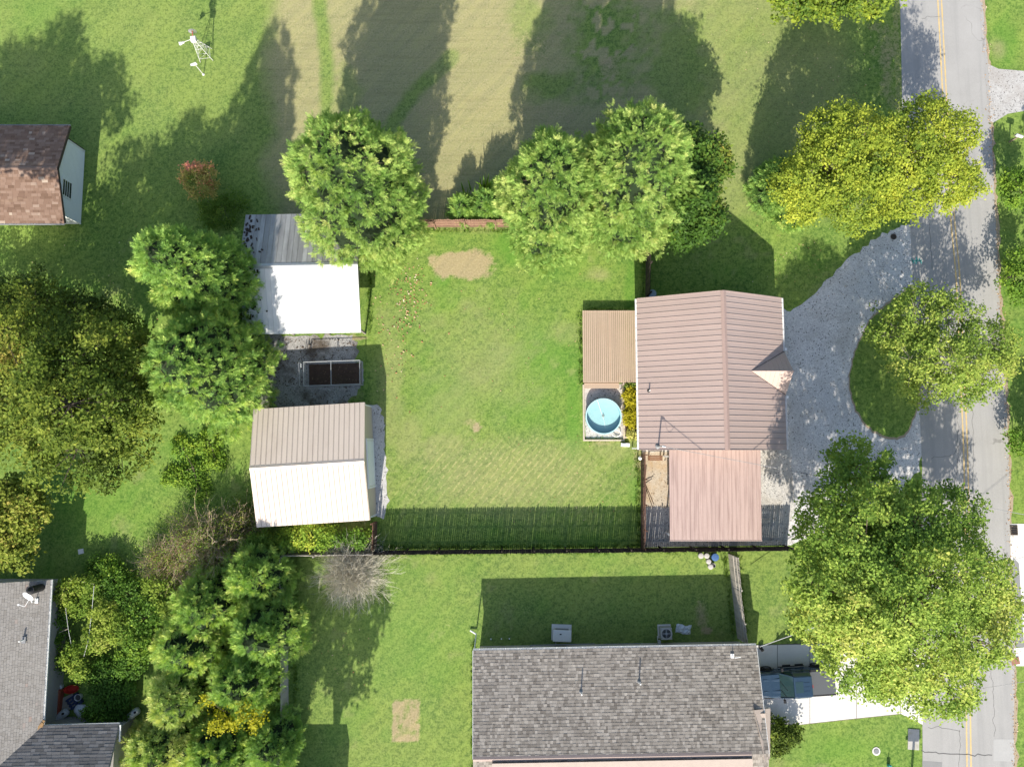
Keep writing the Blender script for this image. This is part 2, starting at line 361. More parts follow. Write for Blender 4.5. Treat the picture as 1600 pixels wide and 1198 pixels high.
YARD = gravel_material('yard_gravel', (.50, .44, .35), (.33, .27, .20), .8, (.42, .30, .17), .8)

def road_material():
    m = NT('worn_asphalt'); p = m.pos(); fine = m.noise(p, 30, 3, .7); big = m.noise(p, .3, 5, .6)
    lane = m.noise(m.pos((1.1, .045, 1)), 1.6, 3, .5)
    c = m.mix(m.rng(fine, .3, .7), (.27, .264, .252), (.36, .352, .335)); c = m.mix(m.rng(big, .4, .7, 0, .5), c, (.385, .375, .36))
    c = m.mix(m.rng(lane, .48, .68, 0, .5), c, (.25, .248, .24))
    wob = m.n('ShaderNodeTexNoise'); wob.inputs['Scale'].default_value = .9; m.l(p, wob.inputs['Vector'])
    vm = m.n('ShaderNodeVectorMath', operation='MULTIPLY_ADD'); m.l(wob.outputs['Color'], vm.inputs[0]); vm.inputs[1].default_value = (1.6, 1.6, 0); m.l(p, vm.inputs[2])
    v = m.n('ShaderNodeTexVoronoi', feature='DISTANCE_TO_EDGE'); v.inputs['Scale'].default_value = .16; m.l(vm.outputs[0], v.inputs['Vector'])
    c = m.mix(m.math('MULTIPLY', m.rng(v.outputs['Distance'], .005, .001), m.rng(big, .50, .62, 0, .55)), c, (.12, .115, .11))
    m.bsdf(c, .9, 0, .2, m.bump(fine, .25, .006)); return m.m
ROADM = road_material()
RL = smooth_line([(1398, -60), (1405, 0), (1411, 160), (1420, 320), (1426, 440), (1434, 560), (1438, 680), (1439, 800), (1440, 1000), (1441, 1198), (1441, 1260)])
RR = smooth_line([(1530, -60), (1535, 0), (1542, 90), (1548, 200), (1553, 300), (1561, 450), (1570, 600), (1577, 750), (1579, 900), (1584, 1000), (1586, 1198), (1586, 1260)])
ROADY = smooth_line([(1463, -60), (1468, 0), (1478, 190), (1489, 350), (1497, 440), (1505, 620), (1509, 720), (1512, 900), (1513, 1120), (1514, 1198), (1514, 1260)])
rl = ragged(wl(RL), .05); rr_ = ragged(wl(RR), .06, seed=5)
rl = [(rl[0][0] - 4, rl[0][1] + 300)] + rl + [(rl[-1][0] + 1, rl[-1][1] - 300)]; rr_ = [(rr_[0][0] - 4, rr_[0][1] + 300)] + rr_ + [(rr_[-1][0] + 1, rr_[-1][1] - 300)]
def strip(name, A, B, z, mat):
    """band between two world polylines resampled to the same count"""
    def rs(P, n):
        P = np.array(P); d = np.concatenate([[0], np.cumsum(np.hypot(*np.diff(P, axis=0).T))]); t = np.linspace(0, d[-1], n)
        return np.stack([np.interp(t, d, P[:, 0]), np.interp(t, d, P[:, 1])], 1)
    n = max(len(A), len(B)); A, B = rs(A, n), rs(B, n); v = np.zeros((2 * n, 3)); v[:n, :2] = A; v[n:, :2] = B; v[:, 2] = z
    i = np.arange(n - 1)
    cr = (B[0, 0] - A[0, 0]) * (A[1, 1] - A[0, 1]) - (B[0, 1] - A[0, 1]) * (A[1, 0] - A[0, 0])
    return fastmesh(name, v, np.stack([i, i + n, i + n + 1, i + 1] if cr > 0 else [i, i + 1, i + n + 1, i + n], 1), mat)
road = struct('road', strip('road', rl, rr_, .012, ROADM))
verge = mk('verge_soil', (.36, .29, .20), .95, .25, 3., bump=.02)
struct('road_verge', strip('road_verge', [(x + .3, y) for x, y in rl], [(x + .20, y) for x, y in ragged(rr_, .06, .3, 9)], .006, verge))
LINE = mk('road_paint_yellow', (.60, .43, .18), .8, .2, 1.2, stain=.75, stretch=(3, 3, 3), staincol=(.36, .33, .28), lo=.45, hi=.75)
ry = wl(ROADY)
def offs(P, d, w):
    out = [], []
    for i, (x, y) in enumerate(P):
        a = P[max(0, i - 1)]; b = P[min(len(P) - 1, i + 1)]; L = math.hypot(b[0] - a[0], b[1] - a[1]); nx_, ny2 = -(b[1] - a[1]) / L, (b[0] - a[0]) / L
        for o, s in zip(out, (-w / 2, w / 2)): o.append((x + nx_ * (d + s), y + ny2 * (d + s)))
    return out
for dd in (-.15, .15):
    A, B = offs(ry, dd, .11); link('centre_line', strip('centre_line', A, B, .0165, LINE), road)
# patches, seams and paint on the asphalt
patchm = mk('asphalt_patch', (.235, .235, .23), .95, .12, 2., bump=.01); patchl = mk('asphalt_patch_pale', (.37, .365, .35), .95, .1, 2., bump=.01)
crackm = mk('tar_seam', (.10, .098, .095), .8, .2, 4.)
link('asphalt_patch', sheet('asphalt_patch', [(1441, 1188), (1472, 1190), (1471, 1230), (1441, 1230)], .0165, patchm), road)
link('asphalt_patch', sheet('asphalt_patch', [(1552, 1154), (1584, 1154), (1585, 1189), (1552, 1188)], .0165, patchl), road)
def crack(pts, w, seed=1):
    A = ragged(wl(pts), .05, .25, seed); a, b = offs(A, 0, w); link('road_crack', strip('road_crack', a, b, .0165, crackm), road)
crack([(1440, 1174), (1500, 1177), (1550, 1179)], .06, 2)
for i, pts in enumerate([[(1497, 640), (1496, 720), (1492, 770), (1494, 830)], [(1518, 620), (1521, 700), (1519, 800)], [(1440, 30), (1470, 26)], [(1450, 110), (1468, 108)], [(1450, 1135), (1500, 1142)], [(1455, 715), (1490, 712), (1500, 690)],
                         [(1545, 1000), (1552, 1080), (1553, 1150)], [(1500, 1140), (1498, 1198)], [(1452, 350), (1456, 420)]]): crack(pts, .024, 20 + i)
paintm = mk('survey_paint', (.10, .42, .36), .8, .3, 3.)
for k, pts in enumerate([[(1424, 404), (1428, 412)], [(1432, 402), (1431, 413)], [(1436, 404), (1440, 412)], [(1425, 408), (1440, 407)]]):
    a, b = offs(wl(pts), 0, .10); link('survey_mark', strip('survey_mark', a, b, .0165, paintm), road)

# gravel drive looping to the road, with a grass island
drv = smooth_line([(1222, 485), (1252, 477), (1300, 430), (1342, 392), (1380, 366), (1408, 353)]) + [(1432, 350), (1448, 700)] + smooth_line([(1440, 706), (1428, 740), (1380, 790), (1330, 815), (1262, 842), (1228, 852)]) + [(1226, 852), (1228, 699)]
dw = ragged(wl(drv) + [wl(drv)[0]], .09, .3, 13)[:-1]
struct('gravel_drive', sheet('gravel_drive', dw, .004, DRIVE, True))
struct('carport_gravel', sheet('carport_gravel', [(10.1, -.1), (21.6, -.1), (21.9, -4.5), (21.3, -5.8), (21.1, -7.4), (10.0, -7.6)], .0075, gravel_material('carport_gravel', (.56, .54, .50), (.31, .30, .285), .3, (.30, .25, .18)), True))
struct('house_yard_gravel', sheet('house_yard_gravel', ragged(wl([(1004, 706), (1046, 706), (1046, 792), (1004, 792), (1004, 706)]), .06, .3, 4)[:-1], .0115, YARD, True))
isl = smooth_line([(1424, 449), (1395, 470), (1366, 494), (1345, 530), (1331, 570), (1328, 602), (1338, 640), (1360, 668), (1388, 682), (1412, 679), (1428, 650), (1436, 610), (1434, 560), (1430, 500), (1424, 449)])
def island():
    q = wl(isl)[:-1]; q = ragged(q + [q[0]], .04, .3, 6)[:-1]; rim = MB(); top = MB(); n = len(q); cx = sum(x for x, y in q) / n; cy = sum(y for x, y in q) / n
    ar = sum(q[i][0] * q[(i + 1) % n][1] - q[(i + 1) % n][0] * q[i][1] for i in range(n))
    if ar < 0: q.reverse()
    top.add([(x, y, .02) for x, y in q] + [(cx + (x - cx) * .9, cy + (y - cy) * .9, .06) for x, y in q], [(i, (i + 1) % n, (i + 1) % n + n, i + n) for i in range(n)] + [tuple(range(n, 2 * n))])
    me = top.mesh('grass_island', GRASS); me.attributes.new('paint', 'FLOAT_COLOR', 'POINT').data.foreach_set('color', np.zeros(4 * len(me.vertices), np.float32)); o = struct('grass_island', me)
    rim.add([(x, y, .0165) for x, y in [(cx + (x - cx) * 1.035, cy + (y - cy) * 1.035) for x, y in q]], [tuple(range(n))]); link('soil_edge', rim.mesh('soil_edge', verge), o)
island()
# concrete drive in slabs beside the grey house
CONC = mk('concrete', (.66, .64, .60), .9, .07, .8, bump=.004, bscale=60, rand=.06, stain=.25, stretch=(.7, .7, .7), staincol=(.42, .40, .37))
cd = struct('concrete_drive', sheet('concrete_drive', [(1176, 1007), (1441, 1000), (1442, 1132), (1408, 1115), (1250, 1132), (1176, 1130)], .004, mk('joint_dirt', (.16, .14, .12), .95)))
slabs = [[(1176, 1007.5), (1214, 1007), (1214, 1068), (1176, 1068)], [(1215, 1007), (1264.5, 1006), (1264.5, 1068), (1215, 1068)], [(1176, 1069), (1264.5, 1069), (1264.5, 1129), (1250, 1131), (1176, 1129)],
         [(1265.5, 1006), (1337.5, 1004), (1337.5, 1121), (1265.5, 1129)], [(1338.5, 1004), (1406, 1002), (1406, 1114), (1338.5, 1121)], [(1407, 1002), (1440.5, 1001), (1441, 1131), (1408, 1114.5), (1407, 1114)]]
for sl in slabs:
    q = wl(sl); mb = MB(); ar = sum(q[i][0] * q[(i + 1) % len(q)][1] - q[(i + 1) % len(q)][0] * q[i][1] for i in range(len(q)))
    if ar < 0: q.reverse()
    link('slab', mb.prism(q, -.02, .05).mesh('slab', CONC), cd)
# drives across the road
od = struct('asphalt_apron', sheet('asphalt_apron', wl([(1543, 100), (1560, 108), (1610, 112), (1610, 172), (1575, 178), (1552, 192), (1548, 190)]), .0095, gravel_material('apron_gravel', (.46, .45, .43), (.30, .29, .28), .5, (.30, .27, .24)), True))
cd2 = struct('concrete_apron', sheet('concrete_apron', wl([(1578, 818), (1630, 818), (1630, 1000), (1592, 1000), (1584, 900), (1579, 870)]), .0145, CONC, True))
struct('concrete_apron', sheet('concrete_apron', wl([(1584, 1012), (1630, 1008), (1630, 1040), (1586, 1040)]), .0145, CONC, True))
struct('asphalt_apron', sheet('asphalt_apron', wl([(1583, 870), (1592, 880), (1600, 1010), (1586, 1010), (1580, 900)]), .0185, patchm, True))
# gravel pads round the outbuildings and the tank
pad = ragged([(-19.6, 8.9), (-12.6, 8.9), (-12.0, 7.6), (-12.5, 6.8), (-11.6, 6.2), (-11.9, 4.4), (-12.7, 3.6), (-13, 2.8), (-19.6, 2.8), (-19.6, 8.9)], .12, .3, 2)[:-1]
struct('kennel_gravel', sheet('kennel_gravel', pad, .004, PAD, True))
struct('garage_apron_gravel', sheet('garage_apron_gravel', ragged([(-11.2, 3.5), (-10.2, 3.3), (-9.95, 1.5), (-9.75, -2), (-9.6, -4), (-9.9, -5.3), (-10.8, -5.3), (-11.2, 3.5)], .08, .3, 5)[:-1], .004, gravel_material('apron_stone', (.52, .51, .49), (.32, .315, .31)), True))
struct('tank_gravel', sheet('tank_gravel', [(5.62, 5.0), (8.62, 5.0), (8.68, .78), (5.74, .78)], .004, gravel_material('tank_stone', (.56, .52, .47), (.34, .32, .30)), True))
# ================================================================== BUILDINGS
TRIMW = mk('white_trim', (.78, .78, .76), .5, .05, 1.); DARKTRIM = mk('dark_brown_trim', (.07, .05, .042), .6, .15, 2.)
WHITEW = mk('white_siding', (.74, .76, .78), .6, .05, .7, bump=.003, bscale=12); BEIGEW = mk('beige_metal_siding', (.52, .44, .35), .5, .06, 1.)
STEEL = mk('galvanised_steel', (.42, .43, .44), .45, .15, 4., metal=.4); BLACKM = mk('black_plastic', (.02, .02, .022), .5, .2, 3.); GREYM = mk('grey_metal', (.22, .225, .23), .5, .15, 3.)
GUTTER = mk('gutter_white', (.72, .72, .70), .45, .08, 2.)

def panel_mesh(name, w, L, mat, rib=.035, ribw=.05, n=1):
    """roof sheet: w wide (x), L up the slope (y), one raised seam along its edge, 2 mm lap"""
    mb = MB(); xs = []; step = w / n
    for k in range(n):
        x = k * step; xs += [(x, 0.), (x + step - ribw, 0.), (x + step - ribw * .72, rib), (x + step - ribw * .28, rib)]
    xs.append((w, 0.)); vs = []; fs = []
    for y in (0, L): vs += [(x, y, z) for x, z in xs]
    k = len(xs); fs = [(i, i + 1, i + 1 + k, i + k) for i in range(k - 1)]
    mb.add(vs, fs); return mb.mesh(name, mat)
def lay_panels(parent, name, p0, along, up, La, Lb, w, mat, rib=.035, ribw=.05, lift=.012, gap=.004):
    """sheets side by side from p0 along `along`, running up `up` (unit vectors, local)"""
    n = max(1, round(La / w)); w = La / n; me = panel_mesh(name, w - gap, Lb, mat, rib, ribw)
    a = Vector(along).normalized(); u = Vector(up).normalized(); nz = a.cross(u)
    if nz.z < 0:                       # mirror so the seams stay on top
        p0 = Vector(p0) + a * La; a = -a; nz = a.cross(u)
    M = Matrix((a, u, nz)).transposed(); e = M.to_euler()
    for i in range(n):
        link(name, me, parent, Vector(p0) + a * (i * w + .002) + nz * lift, e)
def shingle_mesh(name, p0, along, up, La, Lb, mat, tab=.33, course=.23, seed=1, keep=None):
    """courses of overlapping tabs on a slope, joined (thousands, 5 px each)"""
    rr = np.random.default_rng(seed); a = np.array(Vector(along).normalized()); u = np.array(Vector(up).normalized()); n = np.cross(a, u); flip = n[2] < 0; n = -n if flip else n; p0 = np.array(p0)
    V = []; T = []
    nc = int(Lb / course)
    for j in range(nc + 1):
        y0 = j * course; y1 = min(y0 + course * 1.08, Lb); x = -rr.uniform(0, tab)
        if y0 >= Lb - .02: break
        while x < La:
            wdt = tab * rr.uniform(.55, 1.25); x0, x1 = max(0, x), min(La, x + wdt - .012); x += wdt
            if x1 - x0 < .03: continue
            h = rr.uniform(.010, .022); j0 = y0 + rr.uniform(-.012, .012)
            c = [p0 + a * q[0] + u * q[1] + n * q[2] for q in ((x0, j0, h), (x1, j0, h), (x1, y1, .004), (x0, y1, .004), (x0, j0, 0), (x1, j0, 0))]
            V += c; T += [rr.beta(2, 2)] * 6
    k = len(V) // 6; b = np.arange(k)[:, None] * 6
    F = np.concatenate([b + np.array([[0, 1, 2, 3]]), b + np.array([[4, 5, 1, 0]])])
    return fastmesh(name, np.array(V), F[:, ::-1] if flip else F, mat, np.array(T))
def shinglemat(name, stops, stain=0, stretch=(1, 1, 1), staincol=(.3, .26, .22)):
    m = NT(name); a = m.n('ShaderNodeAttribute', attribute_name='tint'); c = m.ramp(a.outputs['Fac'], stops); p = m.pos()
    c = m.mix(m.rng(m.noise(p, 40, 3, .7), .3, .7, 0, .35), c, m.mix(1., c, (.6, .6, .6), 'MULTIPLY')); c = m.mix(m.rng(m.noise(p, .35, 4), .4, .7, 0, .25), c, m.mix(1., c, (1.25, 1.22, 1.18), 'MULTIPLY'))
    if stain: c = m.mix(m.rng(m.noise(m.pos(stretch), 1, 4, .6), .58, .72, 0, stain), c, staincol)
    m.bsdf(c, .95, 0, .1, m.bump(m.noise(p, 60, 2), .25, .0015)); return m.m
def gutter(mb, p0, p1, w=.12, h=.1, side=1):
    """open trough: bottom, two walls, and hanger straps across"""
    p0 = Vector(p0); p1 = Vector(p1); d = (p1 - p0).normalized(); s = Vector((0, 0, 1)).cross(d) * side
    for (o0, o1, z0, z1) in ((0, w, -h, -h + .012), (0, .012, -h + .012, 0), (w - .012, w, -h + .012, 0)):
        q = [p0 + s * o0, p1 + s * o0, p1 + s * o1, p0 + s * o1]
        mb.add([v + Vector((0, 0, z)) for z in (z0, z1) for v in q], [(0, 3, 2, 1), (4, 5, 6, 7), (0, 1, 5, 4), (1, 2, 6, 5), (2, 3, 7, 6), (3, 0, 4, 7)])
    L = (p1 - p0).length; n = max(2, int(L / .9))
    for i in range(n):
        c = p0 + d * (L * (i + .5) / n); q = [c + s * .012, c + d * .03 + s * .012, c + d * .03 + s * (w - .012), c + s * (w - .012)]
        mb.add([v + Vector((0, 0, z)) for z in (-.02, -.006) for v in q], [(0, 3, 2, 1), (4, 5, 6, 7), (0, 1, 5, 4), (1, 2, 6, 5), (2, 3, 7, 6), (3, 0, 4, 7)])
    return mb
def window(parent, c, w, h, nrm, name='window', mat=None):
    """framed pane on a wall; nrm = 'x+','x-','y+','y-'"""
    fr = MB(); gl = MB(); s = 1 if nrm[1] == '+' else -1
    def bx(mb, a0, a1, z0, z1, d0, d1):
        if nrm[0] == 'x': mb.box(*sorted((c[0] + s * d0, c[0] + s * d1)), c[1] + a0, c[1] + a1, c[2] + z0, c[2] + z1)
        else: mb.box(c[0] + a0, c[0] + a1, *sorted((c[1] + s * d0, c[1] + s * d1)), c[2] + z0, c[2] + z1)
    for a0, a1, z0, z1 in ((-w / 2, w / 2, h / 2 - .07, h / 2), (-w / 2, w / 2, -h / 2, -h / 2 + .07), (-w / 2, -w / 2 + .07, -h / 2 + .07, h / 2 - .07), (w / 2 - .07, w / 2, -h / 2 + .07, h / 2 - .07)): bx(fr, a0, a1, z0, z1, .0, .05)
    f = part(name, fr, TRIMW, parent); bx(gl, -w / 2 + .07, w / 2 - .07, -h / 2 + .07, h / 2 - .07, .005, .02); part('pane', gl, GLASS, f); return f
GLASS = mk('window_glass', (.02, .028, .032), .08, .1, 1., spec=.6)

def gable(root, hx, hy, ze, zr, ox, oy, wallm, roofm, th=.12, name='roof'):
    """walls + gabled deck with its ridge along local x; hx, hy = half size of the walls, ox, oy = overhangs"""
    w = MB(); slope = (zr - ze) / (hy + oy); zt = ze + slope * oy - th; zp = zr - th
    vs = [(-hx, -hy, 0), (hx, -hy, 0), (hx, hy, 0), (-hx, hy, 0), (-hx, -hy, zt), (hx, -hy, zt), (hx, hy, zt), (-hx, hy, zt), (-hx, 0, zp), (hx, 0, zp)]
    w.add(vs, [(0, 1, 5, 4), (2, 3, 7, 6), (1, 2, 6, 9, 5), (3, 0, 4, 8, 7)]); part('wall', w, wallm, root)
    r = MB(); X = hx + ox; Y = hy + oy
    r.slab([(-X, -Y, ze), (X, -Y, ze), (X, 0, zr), (-X, 0, zr)], th); r.slab([(-X, 0, zr), (X, 0, zr), (X, Y, ze), (-X, Y, ze)], th)
    return part(name, r, roofm, root), X, Y

# ---- the main house: rose-brown standing-seam roof, ridge running up the picture (local x = world +y)
ROSE = mk('rose_metal_roof', (.385, .297, .262), .42, .06, .6, spec=.45, rand=.08, stain=.30, stretch=(.5, .5, .5), staincol=(.30, .23, .205), lo=.45, hi=.8)
ROSE2 = mk('rose_carport_roof', (.41, .305, .27), .45, .06, .6, spec=.45, rand=.07, stain=.55, stretch=(5., .28, 1), staincol=(.19, .125, .11), lo=.47, hi=.70)
hx_, hy0, hy1 = 15.12, -.11, 11.22
hs = thing('house', 'main house with rose-brown standing-seam metal roof beside the gravel drive', 'house', (hx_, (hy0 + hy1) / 2, 0), R(90))
X, YW, YE, ZW, ZE = 5.66, 5.72, 5.10, 2.70, 3.0      # the west slope reaches further down than the east one
hw = MB().add([(-5.35, -4.8, 0), (5.35, -4.8, 0), (5.35, 5.3, 0), (-5.35, 5.3, 0), (-5.35, -4.8, 3.0), (5.35, -4.8, 3.0), (5.35, 5.3, 2.75), (-5.35, 5.3, 2.75), (-5.35, 0, 5.36), (5.35, 0, 5.36)],
              [(0, 1, 5, 4), (2, 3, 7, 6), (1, 2, 6, 9, 5), (3, 0, 4, 8, 7)])
part('wall', hw, mk('tan_siding', (.50, .43, .34), .7, .08, 1.), hs)
rf = part('roof', MB().slab([(-X, -YE, ZE), (X, -YE, ZE), (X, 0, 5.5), (-X, 0, 5.5)], .12).slab([(-X, 0, 5.5), (X, 0, 5.5), (X, YW, ZW), (-X, YW, ZW)], .12), DARKTRIM, hs)
sl = math.hypot(YE, 5.5 - ZE); lay_panels(rf, 'roof_panel', (-X, -YE, ZE), (1, 0, 0), (0, YE / sl, (5.5 - ZE) / sl), 2 * X, sl - .03, .405, ROSE, .032, .035)
sl = math.hypot(YW, 5.5 - ZW); lay_panels(rf, 'roof_panel', (-X, YW, ZW), (1, 0, 0), (0, -YW / sl, (5.5 - ZW) / sl), 2 * X, sl - .03, .405, ROSE, .032, .035)
rc = MB().slab([(-X - .02, -.19, 5.465), (X + .02, -.19, 5.465), (X + .02, 0, 5.585), (-X - .02, 0, 5.585)], .02); rc.slab([(-X - .02, 0, 5.585), (X + .02, 0, 5.585), (X + .02, .19, 5.465), (-X - .02, .19, 5.465)], .02)
part('ridge_cap', rc, mk('rose_ridge', (.34, .245, .215), .4, .05, 1.), rf)
for x0, x1 in ((-X - .03, -X), (X, X + .03)):
    part('rake_trim', MB().slab([(x0, -YE, ZE + .03), (x1, -YE, ZE + .03), (x1, -.2, 5.46), (x0, -.2, 5.46)], .16).slab([(x0, .2, 5.46), (x1, .2, 5.46), (x1, YW, ZW + .03), (x0, YW, ZW + .03)], .16), ROSE, rf)
part('gutter', gutter(MB(), (-X, YW + .005, ZW), (X, YW + .005, ZW)), GUTTER, rf)
part('gutter', gutter(MB(), (-X, -YE - .005, ZE), (-1.75, -YE - .005, ZE), side=-1), GUTTER, rf)
part('gutter', gutter(MB(), (1.65, -YE - .005, ZE), (X, -YE - .005, ZE), side=-1), GUTTER, rf)
part('downspout', MB().tube((-X + .1, YW + .06, .1), (-X + .1, YW + .06, 2.6), .05), GUTTER, rf)
for yy in (-3.0, 3.0): window(hs, (5.35, yy, 1.6), 1.2, 1.2, 'x+'); window(hs, (-5.35, yy, 1.6), 1.0, 1.1, 'x-')
for xx in (-3.5, 3.2): window(hs, (xx, -4.8, 1.6), 1.4, 1.2, 'y-'); window(hs, (xx, 5.3, 1.6), 1.2, 1.2, 'y+')
part('door', MB().box(-.3, .62, -4.85, -4.801, .1, 2.15), mk('brown_door', (.11, .06, .04), .5), hs)
# portico gable breaking the east slope
pcx = 5.55 - (hy0 + hy1) / 2
TANR = mk('portico_roof_metal', (.42, .32, .275), .42, .06, .8, spec=.4, rand=.05)
P0, P1, PN, PS = (pcx, -2.15, 4.44), (pcx, -5.25, 4.42), (pcx + 1.62, -5.16, 3.02), (pcx - 1.62, -5.16, 3.02)
pf = part('portico_roof', MB().slab([P0, P1, PN], .05).slab([P0, PS, P1], .05), TANR, hs)
for sgn in (1, -1):
    for k in range(8):
        y = -2.6 - k * .34; ts = (-y - 2.15) / 3.01
        part('seam', MB().tube((pcx, y, 4.435), (pcx + sgn * 1.6 * ts, y, 4.435 - 1.40 * ts), .017, n=5), TANR, pf)
part('ridge_strip', MB().tube((pcx, -2.15, 4.45), (pcx, -5.26, 4.43), .03, n=6), TANR, pf)
part('valley_flashing', MB().tube(P0, PN, .025, n=5).tube(P0, PS, .025, n=5), DARKTRIM, pf)
part('portico_gable', MB().add([(pcx - 1.5, -5.12, 2.95), (pcx + 1.5, -5.12, 2.95), (pcx, -5.14, 4.34)], [(0, 1, 2)]), mk('portico_white', (.6, .58, .55), .6), hs)
for sgn in (1, -1): part('portico_post', MB().cbox((pcx + sgn * 1.3, -5.0, 1.45), (.14, .14, 2.9)), TRIMW, hs)
for sgn in (-1.78, 1.8): part('leader_box', MB().cbox((pcx + sgn, -5.28, 2.92), (.18, .16, .22)), GUTTER, hs)
# vent pipe and the service mast on the west slope
def roofz(wx): return 5.5 - 2.8 * abs(wx - hx_) / YW
def hl(wx, wy, z): return (wy - (hy0 + hy1) / 2, -(wx - hx_), z)
vb = W(1017.5, 609, 3.9)
part('vent_pipe', MB().tube(hl(vb.x, vb.y, roofz(vb.x) - .05), hl(vb.x, vb.y, roofz(vb.x) + .42), .045), mk('pipe_white', (.7, .7, .68), .5), hs)
part('vent_boot', MB().lathe([(.14, 0), (.10, .05), (.06, .09)], hl(vb.x, vb.y, roofz(vb.x)), 14), BLACKM, hs)
mb_ = W(1031.5, 697, 4.0); mz = roofz(mb_.x); MAST = Vector((mb_.x, mb_.y, mz + 1.5))
ms = part('service_mast', MB().tube(hl(mb_.x, mb_.y, mz - .1), hl(mb_.x, mb_.y, mz + 1.5), .05), STEEL, hs)
part('weatherhead', MB().tube(hl(mb_.x, mb_.y, mz + 1.46), hl(mb_.x + .22, mb_.y - .05, mz + 1.52), .085, .06), STEEL, ms)
part('mast_flashing', MB().lathe([(.22, 0), (.15, .06), (.07, .12)], hl(mb_.x, mb_.y, mz), 14), GREYM, ms)
dl = []
for k in range(9): t = k / 8; dl.append(hl(mb_.x + .22 + .7 * t, mb_.y - .05 - .15 * t, mz + 1.5 - .45 * math.sin(t * math.pi) + .12 * t))
part('drip_loop', MB().path(dl, .014, 5), BLACKM, ms)

# ---- the open carport joined to it
cp = thing('carport', 'open carport with streaked rose-brown metal roof south of the main house', 'carport', (14.9, -3.4, 0))
zN, zS, x0, x1, y0, y1 = 2.96, 2.62, -3.33, 3.40, -3.33, 3.28
rk = part('roof', MB().slab([(x0, y0, zS), (x1, y0, zS), (x1, y1, zN), (x0, y1, zN)], .10), DARKTRIM, cp)
sl2 = math.hypot(y1 - y0, zN - zS); lay_panels(rk, 'roof_panel', (x0, y0, zS), (1, 0, 0), (0, (y1 - y0) / sl2, (zN - zS) / sl2), x1 - x0, sl2 - .02, .30, ROSE2, .03, .05)
part('drip_edge', MB().box(x0 - .03, x1 + .03, y0 - .05, y0 - .002, zS - .12, zS + .03), ROSE, rk)
for xx in (x0 + .2, 0, x1 - .2):
    for yy in (y0 + .3, y1 - .5): part('post', MB().cbox((xx, yy, 1.25), (.12, .12, 2.5)), TRIMW, cp)
for yy in (y0 + .3, y1 - .5): part('beam', MB().box(x0 + .1, x1 - .1, yy - .06, yy + .06, 2.34, 2.48), DARKTRIM, cp)

# ---- white and weathered pole shed
WHITER = mk('white_metal_roof', (.66, .66, .66), .4, .03, 1., spec=.4, stain=.22, stretch=(3., .4, 1), staincol=(.42, .41, .39), lo=.5, hi=.8)
WEATHR = mk('weathered_metal_roof', (.44, .44, .43), .5, .14, .5, metal=.1, spec=.4, rand=.42, stain=.8, stretch=(2.2, .3, 1), staincol=(.21, .205, .20), lo=.42, hi=.66)
cs = thing('pole_shed', 'white metal-roofed pole shed with weathered streaky north slope beside the kennel', 'shed', (-15.85, 13.2, 0), R(1.0))
xe, ys, yn, yr, zE, zR = 4.42, -4.62, 4.62, .28, 2.6, 3.85
sr = part('roof', MB().slab([(-xe, ys, zE), (xe, ys, zE), (xe, yr, zR), (-xe, yr, zR)], .08).slab([(-xe, yr, zR), (xe, yr, zR), (xe, yn, zE), (-xe, yn, zE)], .08), STEEL, cs)
a = math.hypot(yr - ys, zR - zE); lay_panels(sr, 'roof_panel', (-xe, ys, zE), (1, 0, 0), (0, (yr - ys) / a, (zR - zE) / a), 2 * xe, a - .02, .38, WHITER, .022, .05, gap=.014)
a = math.hypot(yn - yr, zR - zE); lay_panels(sr, 'roof_panel', (-xe, yn, zE), (1, 0, 0), (0, -(yn - yr) / a, (zR - zE) / a), 2 * xe, a - .02, .38, WEATHR, .022, .05, gap=.014)
part('ridge_cap', MB().slab([(-xe, yr - .2, zR - .02), (xe, yr - .2, zR - .02), (xe, yr, zR + .06), (-xe, yr, zR + .06)], .01).slab([(-xe, yr, zR + .06), (xe, yr, zR + .06), (xe, yr + .2, zR - .02), (-xe, yr + .2, zR - .02)], .01), STEEL, sr)
for xx in (-4.2, -1.4, 1.4, 4.2):
    for yy in (ys + .35, yn - .35): part('post', MB().cbox((xx, yy, 1.27), (.13, .13, 2.54)), mk('grey_post', (.24, .21, .18), .85, .2), cs)
    part('truss', MB().box(xx - .04, xx + .04, ys + .3, yn - .3, 2.36, 2.48), mk('grey_post', (.2, .2, .2)), cs)
part('wall', MB().box(-4.25, 4.1, yn - .5, yn - .44, 0, 2.45).box(-4.3, -4.24, ys + .4, yn - .44, 0, 2.45), mk('shed_wall', (.30, .27, .24), .8, .15), cs)

rr0 = np.random.default_rng(3); k0 = 150; lp = np.stack([-xe + np.abs(rr0.normal(0, .55, k0)) + .05, rr0.uniform(ys + .1, yn - .2, k0), np.zeros(k0)], 1)
lp[:, 2] = np.where(lp[:, 1] < yr, zE + (lp[:, 1] - ys) / (yr - ys) * (zR - zE), zE + (yn - lp[:, 1]) / (yn - yr) * (zR - zE)) + .05
rl0 = MB()
for q in lp: rl0.cbox(q, (rr0.uniform(.06, .2), rr0.uniform(.06, .3), .02), rr0.uniform(-.4, .4))
part('leaf_debris', rl0, mk('dead_leaves_dark', (.055, .04, .032), .95, .4, 9.), cs, kind='stuff')
